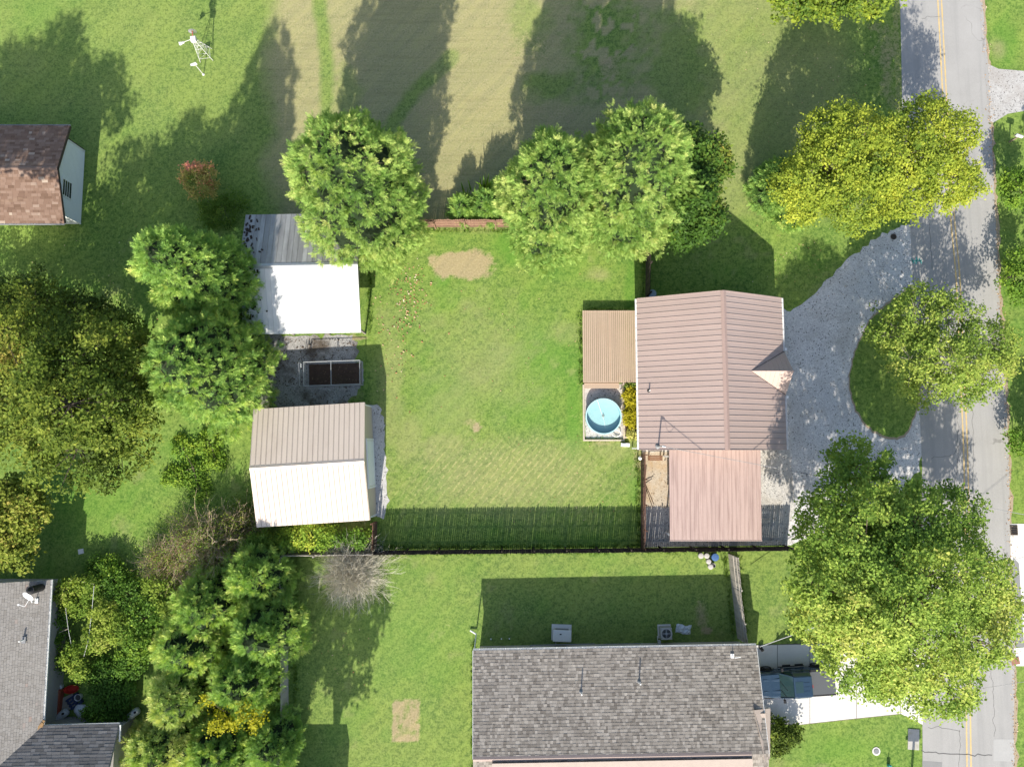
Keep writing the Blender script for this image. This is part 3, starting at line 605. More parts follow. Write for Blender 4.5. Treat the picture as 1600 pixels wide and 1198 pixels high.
# ---- beige garage
BEIGER = mk('beige_metal_roof', (.62, .525, .44), .42, .05, .8, spec=.4, rand=.05, stain=.3, stretch=(1.2, .4, 1), staincol=(.38, .29, .22), lo=.52, hi=.8)
gr = thing('garage', 'beige metal garage with white overhead door and two-slope tan metal roof', 'garage', (-14.76, -1.18, 0), R(3.6))
grf, X, Y = gable(gr, 4.06, 4.15, 3.0, 4.1, .06, .16, BEIGEW, DARKTRIM, .08)
a = math.hypot(Y, 1.1); lay_panels(grf, 'roof_panel', (-X, -Y, 3.0), (1, 0, 0), (0, Y / a, 1.1 / a), 2 * X, a - .02, .37, BEIGER, .024, .05, gap=.02)
lay_panels(grf, 'roof_panel', (-X, Y, 3.0), (1, 0, 0), (0, -Y / a, 1.1 / a), 2 * X, a - .02, .37, BEIGER, .024, .05, gap=.02)
part('ridge_cap', MB().slab([(-X, -.16, 4.085), (X, -.16, 4.085), (X, 0, 4.16), (-X, 0, 4.16)], .012).slab([(-X, 0, 4.16), (X, 0, 4.16), (X, .16, 4.085), (-X, .16, 4.085)], .012), BEIGER, grf)
for s_ in (1, -1):
    part('rake_trim', MB().slab([(X, s_ * Y, 3.0), (X + .03, s_ * Y, 3.0), (X + .03, 0, 4.13), (X, 0, 4.13)], .14), BEIGEW, grf)
gd = part('garage_door', MB().box(4.065, 4.10, -1.9, 1.5, .05, 2.6), TRIMW, gr)
for k in range(4): part('door_panel', MB().box(4.10, 4.125, -1.86, 1.46, .10 + k * .63, .69 + k * .63), mk('door_white', (.80, .82, .82), .4), gd)
for yy in (-1.99, 1.59): part('door_trim', MB().box(4.06, 4.14, yy - .07, yy + .07, 0, 2.7), TRIMW, gr)
part('door_trim', MB().box(4.06, 4.14, -2.06, 1.66, 2.71, 2.83), TRIMW, gr)
for yy in (-4.15, 4.15): part('corner_trim', MB().cbox((4.04, yy, 1.5), (.1, .1, 2.96)), TRIMW, gr)

# ---- brown-roofed white house at the left
BRSH = shinglemat('brown_shingle', [(0, (.135, .085, .060)), (.5, (.205, .135, .10)), (.86, (.25, .175, .135)), (1, (.40, .33, .26))], .5, (.35, 1.3, 1), (.36, .26, .18))
bh = thing('shingled_house', 'white house with brown shingle roof and a barred gable window on the left', 'house', (-44.5, 20.86, 0))
bf, X, Y = gable(bh, 9.97, 3.0, 2.8, 4.0, .48, .86, WHITEW, DARKTRIM, .14)
a = math.hypot(Y, 1.2)
for sgn, sd in ((-1, 3), (1, 4)):
    o = link('shingles', shingle_mesh('shingles', (2., sgn * Y, 2.81), (1, 0, 0), (0, -sgn * Y / a, 1.2 / a), X - 2., a, BRSH, .42, .20, sd), bf); o['kind'] = 'stuff'
rdg = MB()
part('ridge_cap', MB().slab([(-X, -.15, 3.99), (X, -.15, 3.99), (X, 0, 4.05), (-X, 0, 4.05)], .015).slab([(-X, 0, 4.05), (X, 0, 4.05), (X, .15, 3.99), (-X, .15, 3.99)], .015), mk('brown_ridge', (.22, .15, .115), .95, .15, 4.), bf)
part('gutter', gutter(MB(), (-X, Y + .005, 2.8), (X, Y + .005, 2.8), .09), STEEL, bf); part('gutter', gutter(MB(), (-X, -Y - .005, 2.8), (X, -Y - .005, 2.8), .09, side=-1), STEEL, bf)
for sgn in (-1, 1):
    part('rake_trim', MB().slab([(X, sgn * Y, 2.80), (X + .02, sgn * Y, 2.80), (X + .02, 0, 4.0), (X, 0, 4.0)], .2), DARKTRIM, bf)
    part('corner_board', MB().cbox((9.97, sgn * 3.0, 1.3), (.1, .1, 2.5)), TRIMW, bh)
gv = part('gable_window', MB().box(9.986, 10.02, -1.56, -.16, 1.40, 1.47).box(9.986, 10.02, -1.56, -.16, 2.53, 2.60).box(9.986, 10.02, -1.56, -1.47, 1.47, 2.53).box(9.986, 10.02, -.25, -.16, 1.47, 2.53), TRIMW, bh)
part('pane', MB().box(9.988, 9.995, -1.47, -.25, 1.47, 2.53), GLASS, gv)
for k in range(3): part('window_bar', MB().box(9.996, 10.012, -1.47, -.25, 1.72 + k * .26, 1.76 + k * .26), TRIMW, gv)
for k in range(15): part('siding_board', MB().box(9.971, 9.985, -2.94, 2.94, .12 + k * .16, .264 + k * .16), WHITEW, bh)
sp = MB().tube((10.2, 3.95, 2.72), (10.02, 3.08, 2.5), .04, n=6); part('downspout', sp.tube((10.02, 3.08, 2.5), (10.02, 3.08, .2), .04, n=6), DARKTRIM, bf)

# ---- grey shingled house at the bottom
GRSH = shinglemat('grey_shingle', [(0, (.145, .128, .11)), (.35, (.225, .202, .175)), (.65, (.29, .262, .228)), (1, (.39, .355, .31))])
sh = thing('grey_house', 'long grey shingled house with white gutter at the bottom of the picture', 'house', (7.52, -21.15, 0), R(1.0))
sf, X, Y = gable(sh, 9.85, 6.38, 2.8, 4.4, .36, .45, mk('cream_brick_wall', (.52, .47, .38), .85, .08, 3.), mk('grey_fascia', (.55, .53, .5), .7), .14)
a = math.hypot(Y, 1.6)
for sgn, sd in ((1, 5), (-1, 6)):
    o = link('shingles', shingle_mesh('shingles', (-X, sgn * Y, 2.81), (1, 0, 0), (0, -sgn * Y / a, 1.6 / a), 2 * X, a, GRSH, .235, .212, sd), sf); o['kind'] = 'stuff'
part('ridge_cap', MB().slab([(-X, -.16, 4.39), (X - 1.2, -.16, 4.39), (X - 1.2, 0, 4.46), (-X, 0, 4.46)], .015).slab([(-X, 0, 4.46), (X - 1.2, 0, 4.46), (X - 1.2, .16, 4.39), (-X, .16, 4.39)], .015), mk('grey_ridge', (.34, .27, .24), .95, .2, 4.), sf)
part('gutter', gutter(MB(), (-X, Y + .005, 2.8), (X, Y + .005, 2.8)), GUTTER, sf)
part('rake_trim', MB().slab([(-X - .03, Y, 2.82), (-X, Y, 2.82), (-X, 0, 4.42), (-X - .03, 0, 4.42)], .2), TRIMW, sf); part('rake_trim', MB().slab([(X, Y, 2.82), (X + .03, Y, 2.82), (X + .03, 0, 4.42), (X, 0, 4.42)], .2), TRIMW, sf)
part('downspout', MB().tube((-X + .1, Y + .06, 2.7), (-X + .1, Y + .5, .25), .05, n=6).tube((-X + .1, Y + .5, .25), (-X - .35, Y + .75, .12), .06, n=6), TRIMW, sf)
# east porch hood of pale board
pm = mk('pale_stucco', (.46, .38, .32), .9, .15, 2., bump=.004)
part('porch_roof', MB().slab([(X - .75, 2.75, 3.95), (X + .5, 2.75, 3.65), (X + .10, -.4, 4.25), (X - .35, -.4, 4.48), (X - .55, 1.4, 4.25)], .08), pm, sh)
part('porch_wall', MB().box(X - .3, X + .06, -.3, 2.5, 0, 3.9), pm, sh)
part('porch_roof', MB().slab([(-X + 1.3, -.25, 4.55), (X - 1.2, -.25, 4.55), (X - 1.2, -1.6, 4.5), (-X + 1.3, -1.6, 4.5)], .05), pm, sh)
def sloc(px, py, z):
    p = W(px, py, z) - Vector((7.52, -21.15, 0)); c, s = math.cos(-R(1.)), math.sin(-R(1.)); return Vector((p.x * c - p.y * s, p.x * s + p.y * c, 0))
for (px, py) in ((908.5, 1083), (1000.5, 1068)):
    p = sloc(px, py, 3.8); z = 2.8 + 1.6 * (1 - abs(p.y) / Y)
    part('vent_boot', MB().lathe([(.15, 0), (.11, .06), (.06, .1)], (p.x, p.y, z), 14), GREYM, sh); part('vent_pipe', MB().tube((p.x, p.y, z), (p.x, p.y, z + .62), .05), mk('pipe_white', (.7, .7, .68)), sh)
p = sloc(1145, 1025, 3.1); z = 2.8 + 1.6 * (1 - abs(p.y) / Y)
ab = part('antenna_bracket', MB().path([(p.x, p.y, z), (p.x + .05, p.y, z + .5), (p.x + .45, p.y + .05, z + .5)], .03), TRIMW, sh); part('antenna_foot', MB().cbox((p.x, p.y, z + .03), (.25, .3, .05)), TRIMW, sh)
part('conduit', MB().path([(-6.0, 6.43, .9), (-6.0, 6.62, .9), (-1.2, 6.62, .85)], .035).path([(-1.0, 6.43, .9), (-.2, 6.6, .9), (2.2, 6.6, .9)], .03), GREYM, sh)
part('meter_box', MB().cbox((-.9, 6.52, 1.3), (.3, .18, .45)), STEEL, sh)
for k, xx in enumerate((-8.2, -7.6, -9.0)): part('spigot_cap', MB().tube((xx, 6.9, 0), (xx, 6.9, .1), .05), TRIMW, sh)

# ---- grey roofs at the bottom-left corner: two wings meeting in a valley
GR2 = shinglemat('pale_grey_shingle', [(0, (.22, .205, .185)), (.5, (.26, .245, .225)), (.93, (.285, .27, .25)), (1, (.30, .20, .16))], .3, (2.2, .35, 1), (.2, .185, .17))
GR3 = shinglemat('shaded_grey_shingle', [(0, (.10, .097, .094)), (.5, (.15, .145, .14)), (1, (.20, .195, .19))])  # shade of the north-facing wing slope is put into this darker colour
lx, ly, m_ = -33.45, -9.5, .42
lh = thing('corner_house', 'grey shingled house with satellite dish in the bottom-left corner', 'house', (lx, ly, 0))
part('wall', MB().box(-9.6, -.45, -15.5, -.45, 0, 2.75), mk('grey_block_wall', (.28, .27, .25), .9, .1, 3.), lh)
ra = part('roof', MB().slab([(0, 0, 2.9), (0, -16, 2.9), (-5, -16, 2.9 + 5 * m_), (-5, 0, 2.9 + 5 * m_)], .12).slab([(-5, 0, 2.9 + 5 * m_), (-5, -16, 2.9 + 5 * m_), (-10, -16, 2.9), (-10, 0, 2.9)], .12), mk('grey_fascia', (.5, .5, .5)), lh)
a = math.hypot(5, 5 * m_)
o = link('shingles', shingle_mesh('shingles', (0, 0, 2.91), (0, -1, 0), (-5 / a, 0, 5 * m_ / a), 16, a, GR2, .30, .17, 8), ra); o['kind'] = 'stuff'
part('gable_wall', MB().add([(-.5, -.45, 2.75), (-9.5, -.45, 2.75), (-5, -.45, 4.7)], [(0, 1, 2)]), mk('grey_block_wall', (.3, .3, .3)), lh)
yb = -10.25; rb = part('wing_roof', MB().slab([(-2, yb, 2.88), (5.45, yb + .15, 2.88), (5.45, yb - 5, 2.88 + 5 * m_), (-7, yb - 5, 2.88 + 5 * m_)], .12), GREYM, lh)
o = link('shingles', shingle_mesh('shingles', (-4.5, yb, 2.89), (1, .02, 0), (0, -5 / a, 5 * m_ / a), 9.95, a, GR3, .55, .21, 9), rb); o['kind'] = 'stuff'
part('wing_wall', MB().box(-3, 5.1, yb - 6, yb - .35, 0, 2.75), mk('grey_block_wall', (.3, .3, .3)), lh)
part('gutter', gutter(MB(), (.005, 0, 2.9), (.005, yb + .15, 2.9)), GUTTER, ra); part('gutter', gutter(MB(), (.13, yb + .01, 2.88), (5.45, yb + .16, 2.88)), GUTTER, rb)
part('gutter', MB().cbox((5.53, yb - .45, 2.84), (.1, 1.15, .1)), GUTTER, rb)
part('leaf_heap', MB().cbox((-.15, yb + .05, 2.98), (.7, .16, .08), R(50)).cbox((.05, yb + .25, 2.96), (.16, .5, .06), R(-20)), mk('dead_leaves', (.30, .19, .09), .95, .4, 9.), ra)
vx, vy = W(35, 1000, 3.6).x - lx, W(35, 1000, 3.6).y - ly; vz = 2.9 - vx * m_
part('vent_pipe', MB().tube((vx, vy, vz - .1), (vx, vy, vz + .5), .055), mk('pipe_white', (.7, .7, .7)), lh); part('vent_boot', MB().cbox((vx, vy, vz + .05), (.35, .45, .05)), GREYM, lh)
dx, dy = W(57, 938, 3.2).x - lx, W(57, 938, 3.2).y - ly; dz = 2.9 - dx * m_
sd = part('dish_mount', MB().path([(dx, dy, dz), (dx + .05, dy, dz + .55), (dx - .05, dy + .35, dz + .62)], .03).cbox((dx, dy, dz + .03), (.3, .35, .05)), TRIMW, lh)
dish = MB().lathe([(.0, -.09), (.16, -.075), (.32, -.03), (.42, .0), (.43, .012), (.31, -.015), (.15, -.06), (0, -.075)], (0, 0, 0), 28); dish.xform(Matrix.Translation((dx - .12, dy + .45, dz + .75)) @ Matrix.Rotation(R(38), 4, 'X') @ Matrix.Rotation(R(-14), 4, 'Y'))
part('satellite_dish', dish, mk('dish_grey', (.66, .66, .66), .5), lh, smooth=True); part('feed_arm', MB().path([(dx - .05, dy + .35, dz + .62), (dx - .3, dy - .25, dz + .75), (dx - .62, dy - .12, dz + .85)], .02).cbox((dx - .66, dy - .1, dz + .87), (.1, .12, .1)), TRIMW, sd)
ch = MB(); cx_ = W(25, 900, 4.5); part('flue', MB().tube((-.55, -.5, 3.0), (-.55, -.5, 4.25), .28, n=14).tube((-.55, -.5, 4.25), (-.55, -.5, 4.5), .22, .05, n=14), BLACKM, lh)

# ---- timber deck
DECKM = mk('deck_board', (.44, .335, .245), .75, .1, 1.2, rand=.10, stain=.35, stretch=(2, .4, 1), staincol=(.38, .26, .17)); BEAM = mk('deck_beam', (.36, .24, .15), .8, .12, 2.)
dk = thing('deck', 'tan timber deck with lengthwise boards against the main house', 'deck', (7.65, 7.9, 0))
n = 28; w_ = 4.28 / n; bm = MB().box(-w_ / 2 + .013, w_ / 2 - .013, -2.83, 2.83, .56, .6).mesh('board', DECKM)
for i in range(n): link('board', bm, dk, (-2.14 + (i + .5) * w_, 0, random.uniform(-.003, .003)))
part('frame', MB().box(-2.1, 2.1, -2.80, -2.72, .3, .555).box(-2.1, 2.1, 2.72, 2.80, .3, .555).box(-2.1, -2.03, -2.72, 2.72, .3, .555).box(2.03, 2.1, -2.72, 2.72, .3, .555).box(-.04, .04, -2.72, 2.72, .3, .555), BEAM, dk)
for xx in (-1.8, 0, 1.8):
    for yy in (-2.6, 0, 2.6): part('post', MB().cbox((xx, yy, .15), (.1, .1, .3)), BEAM, dk)
stp = MB().box(-1.36, 1.36, -.065, .065, -.02, .02).mesh('step_board', DECKM)
for k in range(3): link('step_board', stp, dk, (-.66, -2.92 - k * .14, .33))
part('step_riser', MB().box(-2.0, .7, -3.22, -2.84, .0, .305), BEAM, dk)

# ---- stock tank, pad edging, planting bed
tk = thing('stock_tank_pool', 'round pale-blue stock tank pool on gravel below the deck', 'tank', (7.06, 2.44, 0))
TANKB = mk('tank_blue', (.16, .36, .41), .45, .06, 1., spec=.4)
part('tank_wall', MB().lathe([(1.34, 0), (1.34, .30), (1.355, .33), (1.34, .36), (1.35, .74), (1.35, .75), (1.30, .75), (1.30, .03)], n=64), TANKB, tk, smooth=True)
part('rim', MB().lathe([(1.30, .745), (1.30, .79), (1.39, .79), (1.39, .745), (1.30, .745)], n=64), mk('tank_rim', (.40, .60, .62), .4), tk, smooth=False)
part('tank_floor', MB().disc((0, 0, .04), 1.3, 64), TANKB, tk)
wm = NT('pool_cover'); c = wm.mix(wm.noise(wm.pos(), 1.1, 4), (.26, .47, .49), (.33, .54, .54)); wm.bsdf(c, .35, 0, .4, wm.bump(wm.noise(wm.pos(), 2.2, 3), .35, .05))
part('water_cover', MB().disc((0, 0, .40), 1.298, 64), wm.m, tk, smooth=True)
part('cover_rope', MB().path([(-.42, 1.28, .44), (-.2, .55, .415), (-.02, 0, .42)], .018).path([(.02, -.1, .415), (.12, -.55, .415), (.16, -.9, .415)], .012), TRIMW, tk)
part('drain_fitting', MB().lathe([(.1, 0), (.1, .05), (.05, .07), (0, .07)], (0, 0, .405), 14).cbox((.02, .14, .44), (.05, .1, .06)), mk('fitting', (.3, .38, .36), .5), tk)
hp = [(1.05 + .34 * math.cos(t), -1.3 + .26 * math.sin(t), .14 + .05 * math.sin(2 * t)) for t in np.linspace(-.4, 5.6, 22)]
solo('garden_hose', MB().path(hp, .03), TRIMW, 'white hose coiled on gravel beside the blue stock tank', 'hose', (7.06, 2.44, 0))
TIMB = mk('pale_timber', (.50, .43, .34), .85, .12, 2.)
ed = thing('gravel_edging', 'pale timber edging framing the gravel pad round the stock tank', 'edging', (7.15, 2.8, 0))
for b in ((-1.62, -1.50, -2.12, 2.15), (1.48, 1.60, -2.12, 2.25)): part('timber', MB().box(b[0], b[1], b[2], b[3], 0, .14), TIMB, ed)
part('timber', MB().box(-1.62, 1.60, -2.25, -2.13, 0, .14), TIMB, ed)
bd = thing('planting_bed', 'timber-edged mulch bed between stock tank and main house', 'planter', (9.22, 2.85, 0))
part('mulch', MB().box(-.42, .45, -1.95, 2.1, .0, .12), mk('mulch', (.085, .05, .035), .95, .4, 9., bump=.03), bd)
for b in ((-.56, -.43, -2.1, 2.25), (.46, .58, -2.1, 2.25)): part('timber', MB().box(b[0], b[1], b[2], b[3], 0, .2), TIMB, bd)
part('timber', MB().box(-.42, .45, 2.12, 2.24, 0, .2), TIMB, bd); part('timber', MB().box(-.42, .45, -2.09, -1.96, 0, .2), TIMB, bd)
mb = MB().box(-.5, .18, -.14, .14, .06, .3).cbox((-.3, 0, .34), (.3, .2, .08)); solo('splash_block', mb, TRIMW, 'white box beside the house wall just below the planting bed', 'box', (8.95, .25, 0), R(-3), bevel=.02)

# ---- small outbuilding just below the frame (its shade lies on the lawn) 
ob = thing('outbuilding', 'grey outbuilding just below the bottom edge whose shade reaches the lawn', 'shed', (-15.6, -28.6, 0)); gable(ob, 2.4, 2.9, 3.0, 4.2, .25, .3, mk('grey_block_wall', (.3, .3, .3)), GREYM, .1)
# ================================================================== FENCES
def wood(name, c, rand=.25): return mk(name, c, .9, .15, 1.5, rand=rand, stain=.4, stretch=(4, 4, .6), staincol=tuple(x * .5 for x in c))
def picket_mesh(name, w, h, mat, point=True):
    a, t = w / 2, .009; prof = [(-a, .05), (a, .05), (a, h - (.07 if point else .03)), (a * .35 if point else a * .7, h), (-a * .35 if point else -a * .7, h), (-a, h - (.07 if point else .03))]
    k = len(prof); mb = MB(); mb.add([(x, -t, z) for x, z in prof] + [(x, t, z) for x, z in prof], [tuple(range(k)), tuple(range(2 * k - 1, k - 1, -1))] + [(i, i + k, (i + 1) % k + k, (i + 1) % k) for i in range(k)])
    return mb.mesh(name, mat)
def fence(name, label, p0, p1, h, mat, railm, w=.14, gap=.014, side=1, jitter=.012, lean=0., point=True, post=2.4, cat='fence'):
    p0, p1 = Vector((*p0, 0)), Vector((*p1, 0)); d = p1 - p0; L = d.length; rz = math.atan2(d.y, d.x); t = thing(name, label, cat, p0, rz)
    me = picket_mesh('picket', w, h, mat, point); n = int(L / (w + gap)); rr = random.Random(len(label) * 7 + 1); wav = rr.uniform(0, 6)
    for i in range(n):
        x = (i + .5) * L / n; ln = lean * (.4 + .6 * math.sin(x * .55 + wav) ** 2)
        link('picket', me, t, (x, side * .05 + rr.uniform(-.004, .004) + lean * .0, rr.uniform(-jitter, jitter)), (ln + rr.gauss(0, .008), rr.gauss(0, .004), rr.gauss(0, .008)))
    for z in (.35, h * .52, h - .3): part('rail', MB().box(0, L, -.035 + side * .0, .035, z - .04, z + .04).xform(Matrix.Rotation(0, 4, 'X')), railm, t)
    for k in range(int(L / post) + 1):
        x = min(L - .05, max(.05, k * post)); part('post', MB().cbox((x, -side * .085, (h + .02) / 2), (.09, .09, h + .02)), railm, t)
    return t
DARKW = wood('dark_fence_wood', (.062, .046, .040), .5); REDW = wood('red_fence_wood', (.25, .15, .105)); BRNW = wood('brown_fence_wood', (.155, .085, .06)); GREYW = wood('grey_fence_wood', (.45, .41, .345)); PALEW = wood('pale_fence_wood', (.42, .39, .345), .12)
fence('picket_fence', 'long dark wooden privacy fence along the south edge of the back lawn', (-10.35, -7.80), (21.15, -7.50), 2.05, DARKW, DARKW, gap=.011, side=-1)
fence('picket_fence', 'reddish-brown wooden fence between the conifers along the dry field', (-10.9, 17.55), (10.8, 17.55), 1.95, REDW, REDW, gap=.01, side=1)
fence('picket_fence', 'leaning brown wooden fence between the lawn and the carport', (10.06, -.45), (9.94, -7.6), 1.85, BRNW, BRNW, side=-1, lean=.09, post=1.9)
fence('picket_fence', 'dark wooden fence running north from the main house corner', (10.62, 11.9), (10.78, 17.4), 1.9, DARKW, DARKW, side=1)
fence('picket_fence', 'weathered grey board fence from the south fence to the grey house', (16.62, -8.05), (17.15, -14.35), 2.1, GREYW, GREYW, w=.185, gap=.004, side=-1, lean=-.07, point=False)
fence('picket_fence', 'pale grey board fence beside the bottom-left thicket', (-17.3, -8.2), (-16.86, -19.8), 1.85, PALEW, PALEW, w=.185, gap=.003, side=1, point=False)
fence('picket_fence', 'pale grey fence behind the bare bush below the garage', (-17.2, -8.02), (-10.5, -7.92), 1.75, PALEW, PALEW, w=.185, gap=.004, side=1, point=False)
fence('picket_fence', 'short brown fence joining the garage corner to the south fence', (-10.42, -5.6), (-10.44, -7.6), 1.85, BRNW, BRNW, side=1)
sg = MB()
for k in range(2): sg.tube((.05 * k - .1, 0 - .3 * k, .12 + .03 * k), (.35 - .12 * k, -1.6 - .2 * k, 1.3), .03, n=6)
solo('leaning_poles', sg, wood('pole_wood', (.22, .13, .08)), 'loose wooden poles leaning on the brown fence beside the carport', 'poles', (10.35, -2.6, 0))

# ================================================================== KENNEL (tube frame with wire mesh, open top)
kn = thing('dog_kennel', 'low wire dog kennel with steel tube frame on dark leaf-strewn gravel', 'kennel', (-13.85, 5.75, 0), R(2.))
kx, ky, kz = 2.15, .92, 1.25
part('frame', MB().path([(-kx, -ky, kz), (kx, -ky, kz), (kx, ky, kz), (-kx, ky, kz), (-kx, -ky, kz)], .022), STEEL, kn); part('frame', MB().path([(-kx, -ky, .06), (kx, -ky, .06), (kx, ky, .06), (-kx, ky, .06), (-kx, -ky, .06)], .022), STEEL, kn)
for a, b in ((-kx, -ky), (kx, -ky), (kx, ky), (-kx, ky), (-.05, -ky), (-.05, ky)): part('post', MB().tube((a, b, .03), (a, b, kz + .03), .022), STEEL, kn)
part('cross_bar', MB().tube((-.05, -ky, kz + .005), (-.05, ky, kz + .005), .028), STEEL, kn)
gt = part('gate', MB().path([(-kx - .3, -ky, kz), (-kx - .38, ky, kz), (-kx - .38, ky, .1), (-kx - .3, -ky, .1), (-kx - .3, -ky, kz)], .022), STEEL, kn); part('gate_latch', MB().cbox((-kx - .2, .65, kz), (.1, .3, .08)), STEEL, gt)
wire = MB()
def chain(p, q, z0, z1, s=.16):
    p, q = Vector(p), Vector(q); L = (q - p).length; d = (q - p) / L; h = z1 - z0; x = -h
    while x < L:
        for s0, s1 in ((0, 1), (1, 0)):
            a0, a1 = x, x + h; t0, t1 = max(0, -a0 / h), min(1, (L - a0) / h)
            if t1 > t0:
                pa, pb = [p + d * (a0 + h * t) + Vector((0, 0, z0 + h * (t if s0 == 0 else 1 - t))) for t in (t0, t1)]; wire.tube(pa, pb, .004, n=3, cap=False)
        x += s
chain((-kx, -ky, 0), (kx, -ky, 0), .06, kz); chain((-kx, ky, 0), (kx, ky, 0), .06, kz); chain((-kx, -ky, 0), (-kx, ky, 0), .06, kz); chain((kx, -ky, 0), (kx, ky, 0), .06, kz)
o = part('wire_mesh', wire, STEEL, kn, kind='stuff')
part('bedding', MB().box(-kx + .08, kx - .08, -ky + .08, ky - .08, .005, .05), mk('leaf_litter', (.075, .048, .034), .95, .4, 3., bump=.04, bscale=22, stain=.7, stretch=(7, 7, 7), staincol=(.22, .16, .11), lo=.6, hi=.72), kn)

# ================================================================== PICKUP
tr = thing('pickup_truck', 'dark blue pickup truck with grey bed cover on the concrete drive', 'truck', (21.0, -17.35, 0), R(183.6))   # local +x = front
BLUE = mk('blue_paint', (.020, .042, .072), .12, .1, 1.5, spec=.7); TYRE = mk('tyre_rubber', (.018, .018, .019), .85); RIM = mk('wheel_rim', (.16, .16, .17), .35, .1, metal=.6); TON = mk('bed_cover_vinyl', (.085, .092, .10), .7, .08, 2., bump=.003); TGL = mk('tinted_glass', (.02, .045, .05), .05, .1, spec=.8)
def shell(sec):
    """loft of rectangular-ish sections (x, half width bottom, half width top, z bottom, z top)"""
    mb = MB(); vs = []
    for x, wb, wt, z0, z1 in sec: vs += [(x, -wb, z0), (x, wb, z0), (x, wb * 1.0, z0 + (z1 - z0) * .55), (x, wt, z1), (x, -wt, z1), (x, -wb, z0 + (z1 - z0) * .55)]
    fs = [tuple(range(5, -1, -1)), tuple(range(len(vs) - 6, len(vs)))]
    for i in range(len(sec) - 1): fs += [(i * 6 + j, i * 6 + (j + 1) % 6, (i + 1) * 6 + (j + 1) % 6, (i + 1) * 6 + j) for j in range(6)]
    return mb.add(vs, fs)
part('body', shell([(-2.88, .93, .90, .55, 1.18), (-2.8, .97, .94, .5, 1.22), (-1.0, .99, .95, .45, 1.24), (.9, .99, .95, .45, 1.22), (1.6, .98, .9, .45, 1.18), (2.6, .94, .82, .48, 1.10), (2.85, .82, .7, .52, .98)]), BLUE, tr, bevel=.05)
part('hood', shell([(1.15, .86, .80, 1.15, 1.24), (1.9, .86, .78, 1.12, 1.235), (2.6, .80, .70, 1.05, 1.15)]), BLUE, tr, bevel=.04)
for s_ in (-1, 1): part('hood_bulge', shell([(1.2, .12, .08, 1.2, 1.275), (2.4, .1, .06, 1.1, 1.2)]).xform(Matrix.Translation((0, s_ * .42, 0))), BLUE, tr, bevel=.02)
part('cab', shell([(-.95, .90, .72, 1.2, 1.86), (-.75, .92, .74, 1.2, 1.92), (.25, .92, .74, 1.2, 1.92), (.42, .92, .73, 1.2, 1.89)]), BLUE, tr, bevel=.05)
part('windshield', MB().add([(.44, -.73, 1.865), (.44, .73, 1.865), (1.22, .86, 1.26), (1.22, -.86, 1.26)], [(0, 1, 2, 3)]).add([(.44, -.73, 1.84), (.44, .73, 1.84), (1.22, .86, 1.235), (1.22, -.86, 1.235)], [(3, 2, 1, 0)]), TGL, tr)
for s_ in (-1, 1):
    part('windshield_pillar', MB().tube((.42, s_ * .74, 1.87), (1.24, s_ * .88, 1.25), .04, n=6), BLUE, tr)
    part('side_window', MB().add([(-.8, s_ * .90, 1.32), (-.12, s_ * .905, 1.32), (-.12, s_ * .765, 1.82), (-.72, s_ * .765, 1.82)], [(0, 1, 2, 3)]), TGL, tr); part('side_window', MB().add([(-.04, s_ * .905, 1.32), (.95, s_ * .93, 1.32), (.45, s_ * .76, 1.82), (-.04, s_ * .765, 1.82)], [(0, 1, 2, 3)]), TGL, tr)
    part('mirror', MB().cbox((.98, s_ * 1.14, 1.32), (.16, .26, .2)), BLACKM, tr, bevel=.03); part('mirror_arm', MB().tube((.98, s_ * .93, 1.28), (.98, s_ * 1.05, 1.3), .03, n=6), BLACKM, tr)
    for xx in (-.6, .35): part('step_plate', MB().cbox((xx, s_ * 1.13, .48), (.62, .16, .05)), BLACKM, tr, bevel=.015)
    part('running_board', MB().tube((-.98, s_ * 1.06, .45), (.98, s_ * 1.06, .45), .04), BLACKM, tr)
    for xx in (-.55, .30): part('door_handle', MB().cbox((xx, s_ * 1.0, 1.12), (.18, .04, .05)), BLACKM, tr)
    part('headlight', MB().cbox((2.78, s_ * .66, .92), (.2, .3, .18)), GLASS, tr, bevel=.03); part('taillight', MB().cbox((-2.88, s_ * .88, .98), (.06, .14, .36)), mk('tail_red', (.35, .02, .02), .3), tr)
    part('bed_rail', MB().box(-2.84, -.98, *sorted((s_ * .84, s_ * .955)), 1.225, 1.265), BLACKM, tr)
    for xx in (-1.85, 1.85):
        w = part('wheel', MB().lathe([(.2, -.13), (.36, -.13), (.395, -.09), (.395, .09), (.36, .13), (.2, .13)], n=28).xform(Matrix.Translation((xx, s_ * .95, .395)) @ Matrix.Rotation(R(90), 4, 'X')), TYRE, tr, smooth=True)
        rm = MB().lathe([(.21, .10), (.24, .132), (.21, .12), (.05, .11), (0, .115)], n=24)
        for k in range(6): rm.cbox((.125 * math.cos(k * 1.047), .125 * math.sin(k * 1.047), .125), (.2, .05, .03), k * 1.047)
        part('rim', rm.xform(Matrix.Translation((xx, s_ * .95, .395)) @ Matrix.Rotation(R(-90 * s_), 4, 'X')), RIM, w)
        part('fender_flare', MB().path([(xx + .5 * math.cos(t), s_ * .99, .42 + .48 * math.sin(t)) for t in np.linspace(.1, 3.04, 12)], .045), BLACKM, tr)
part('rear_window', MB().add([(-.965, -.68, 1.32), (-.965, .68, 1.32), (-.93, .62, 1.78), (-.93, -.62, 1.78)], [(0, 1, 2, 3)]), TGL, tr)
part('sunroof', MB().cbox((.02, 0, 1.924), (.55, .8, .012)), TGL, tr); part('brake_lamp', MB().cbox((-.97, 0, 1.87), (.03, .22, .04)), mk('tail_red', (.4, .02, .02)), tr)
for k in range(3): part('roof_rib', MB().box(-.72, -.3, -.32 + k * .3, -.24 + k * .3, 1.921, 1.935), BLUE, tr)
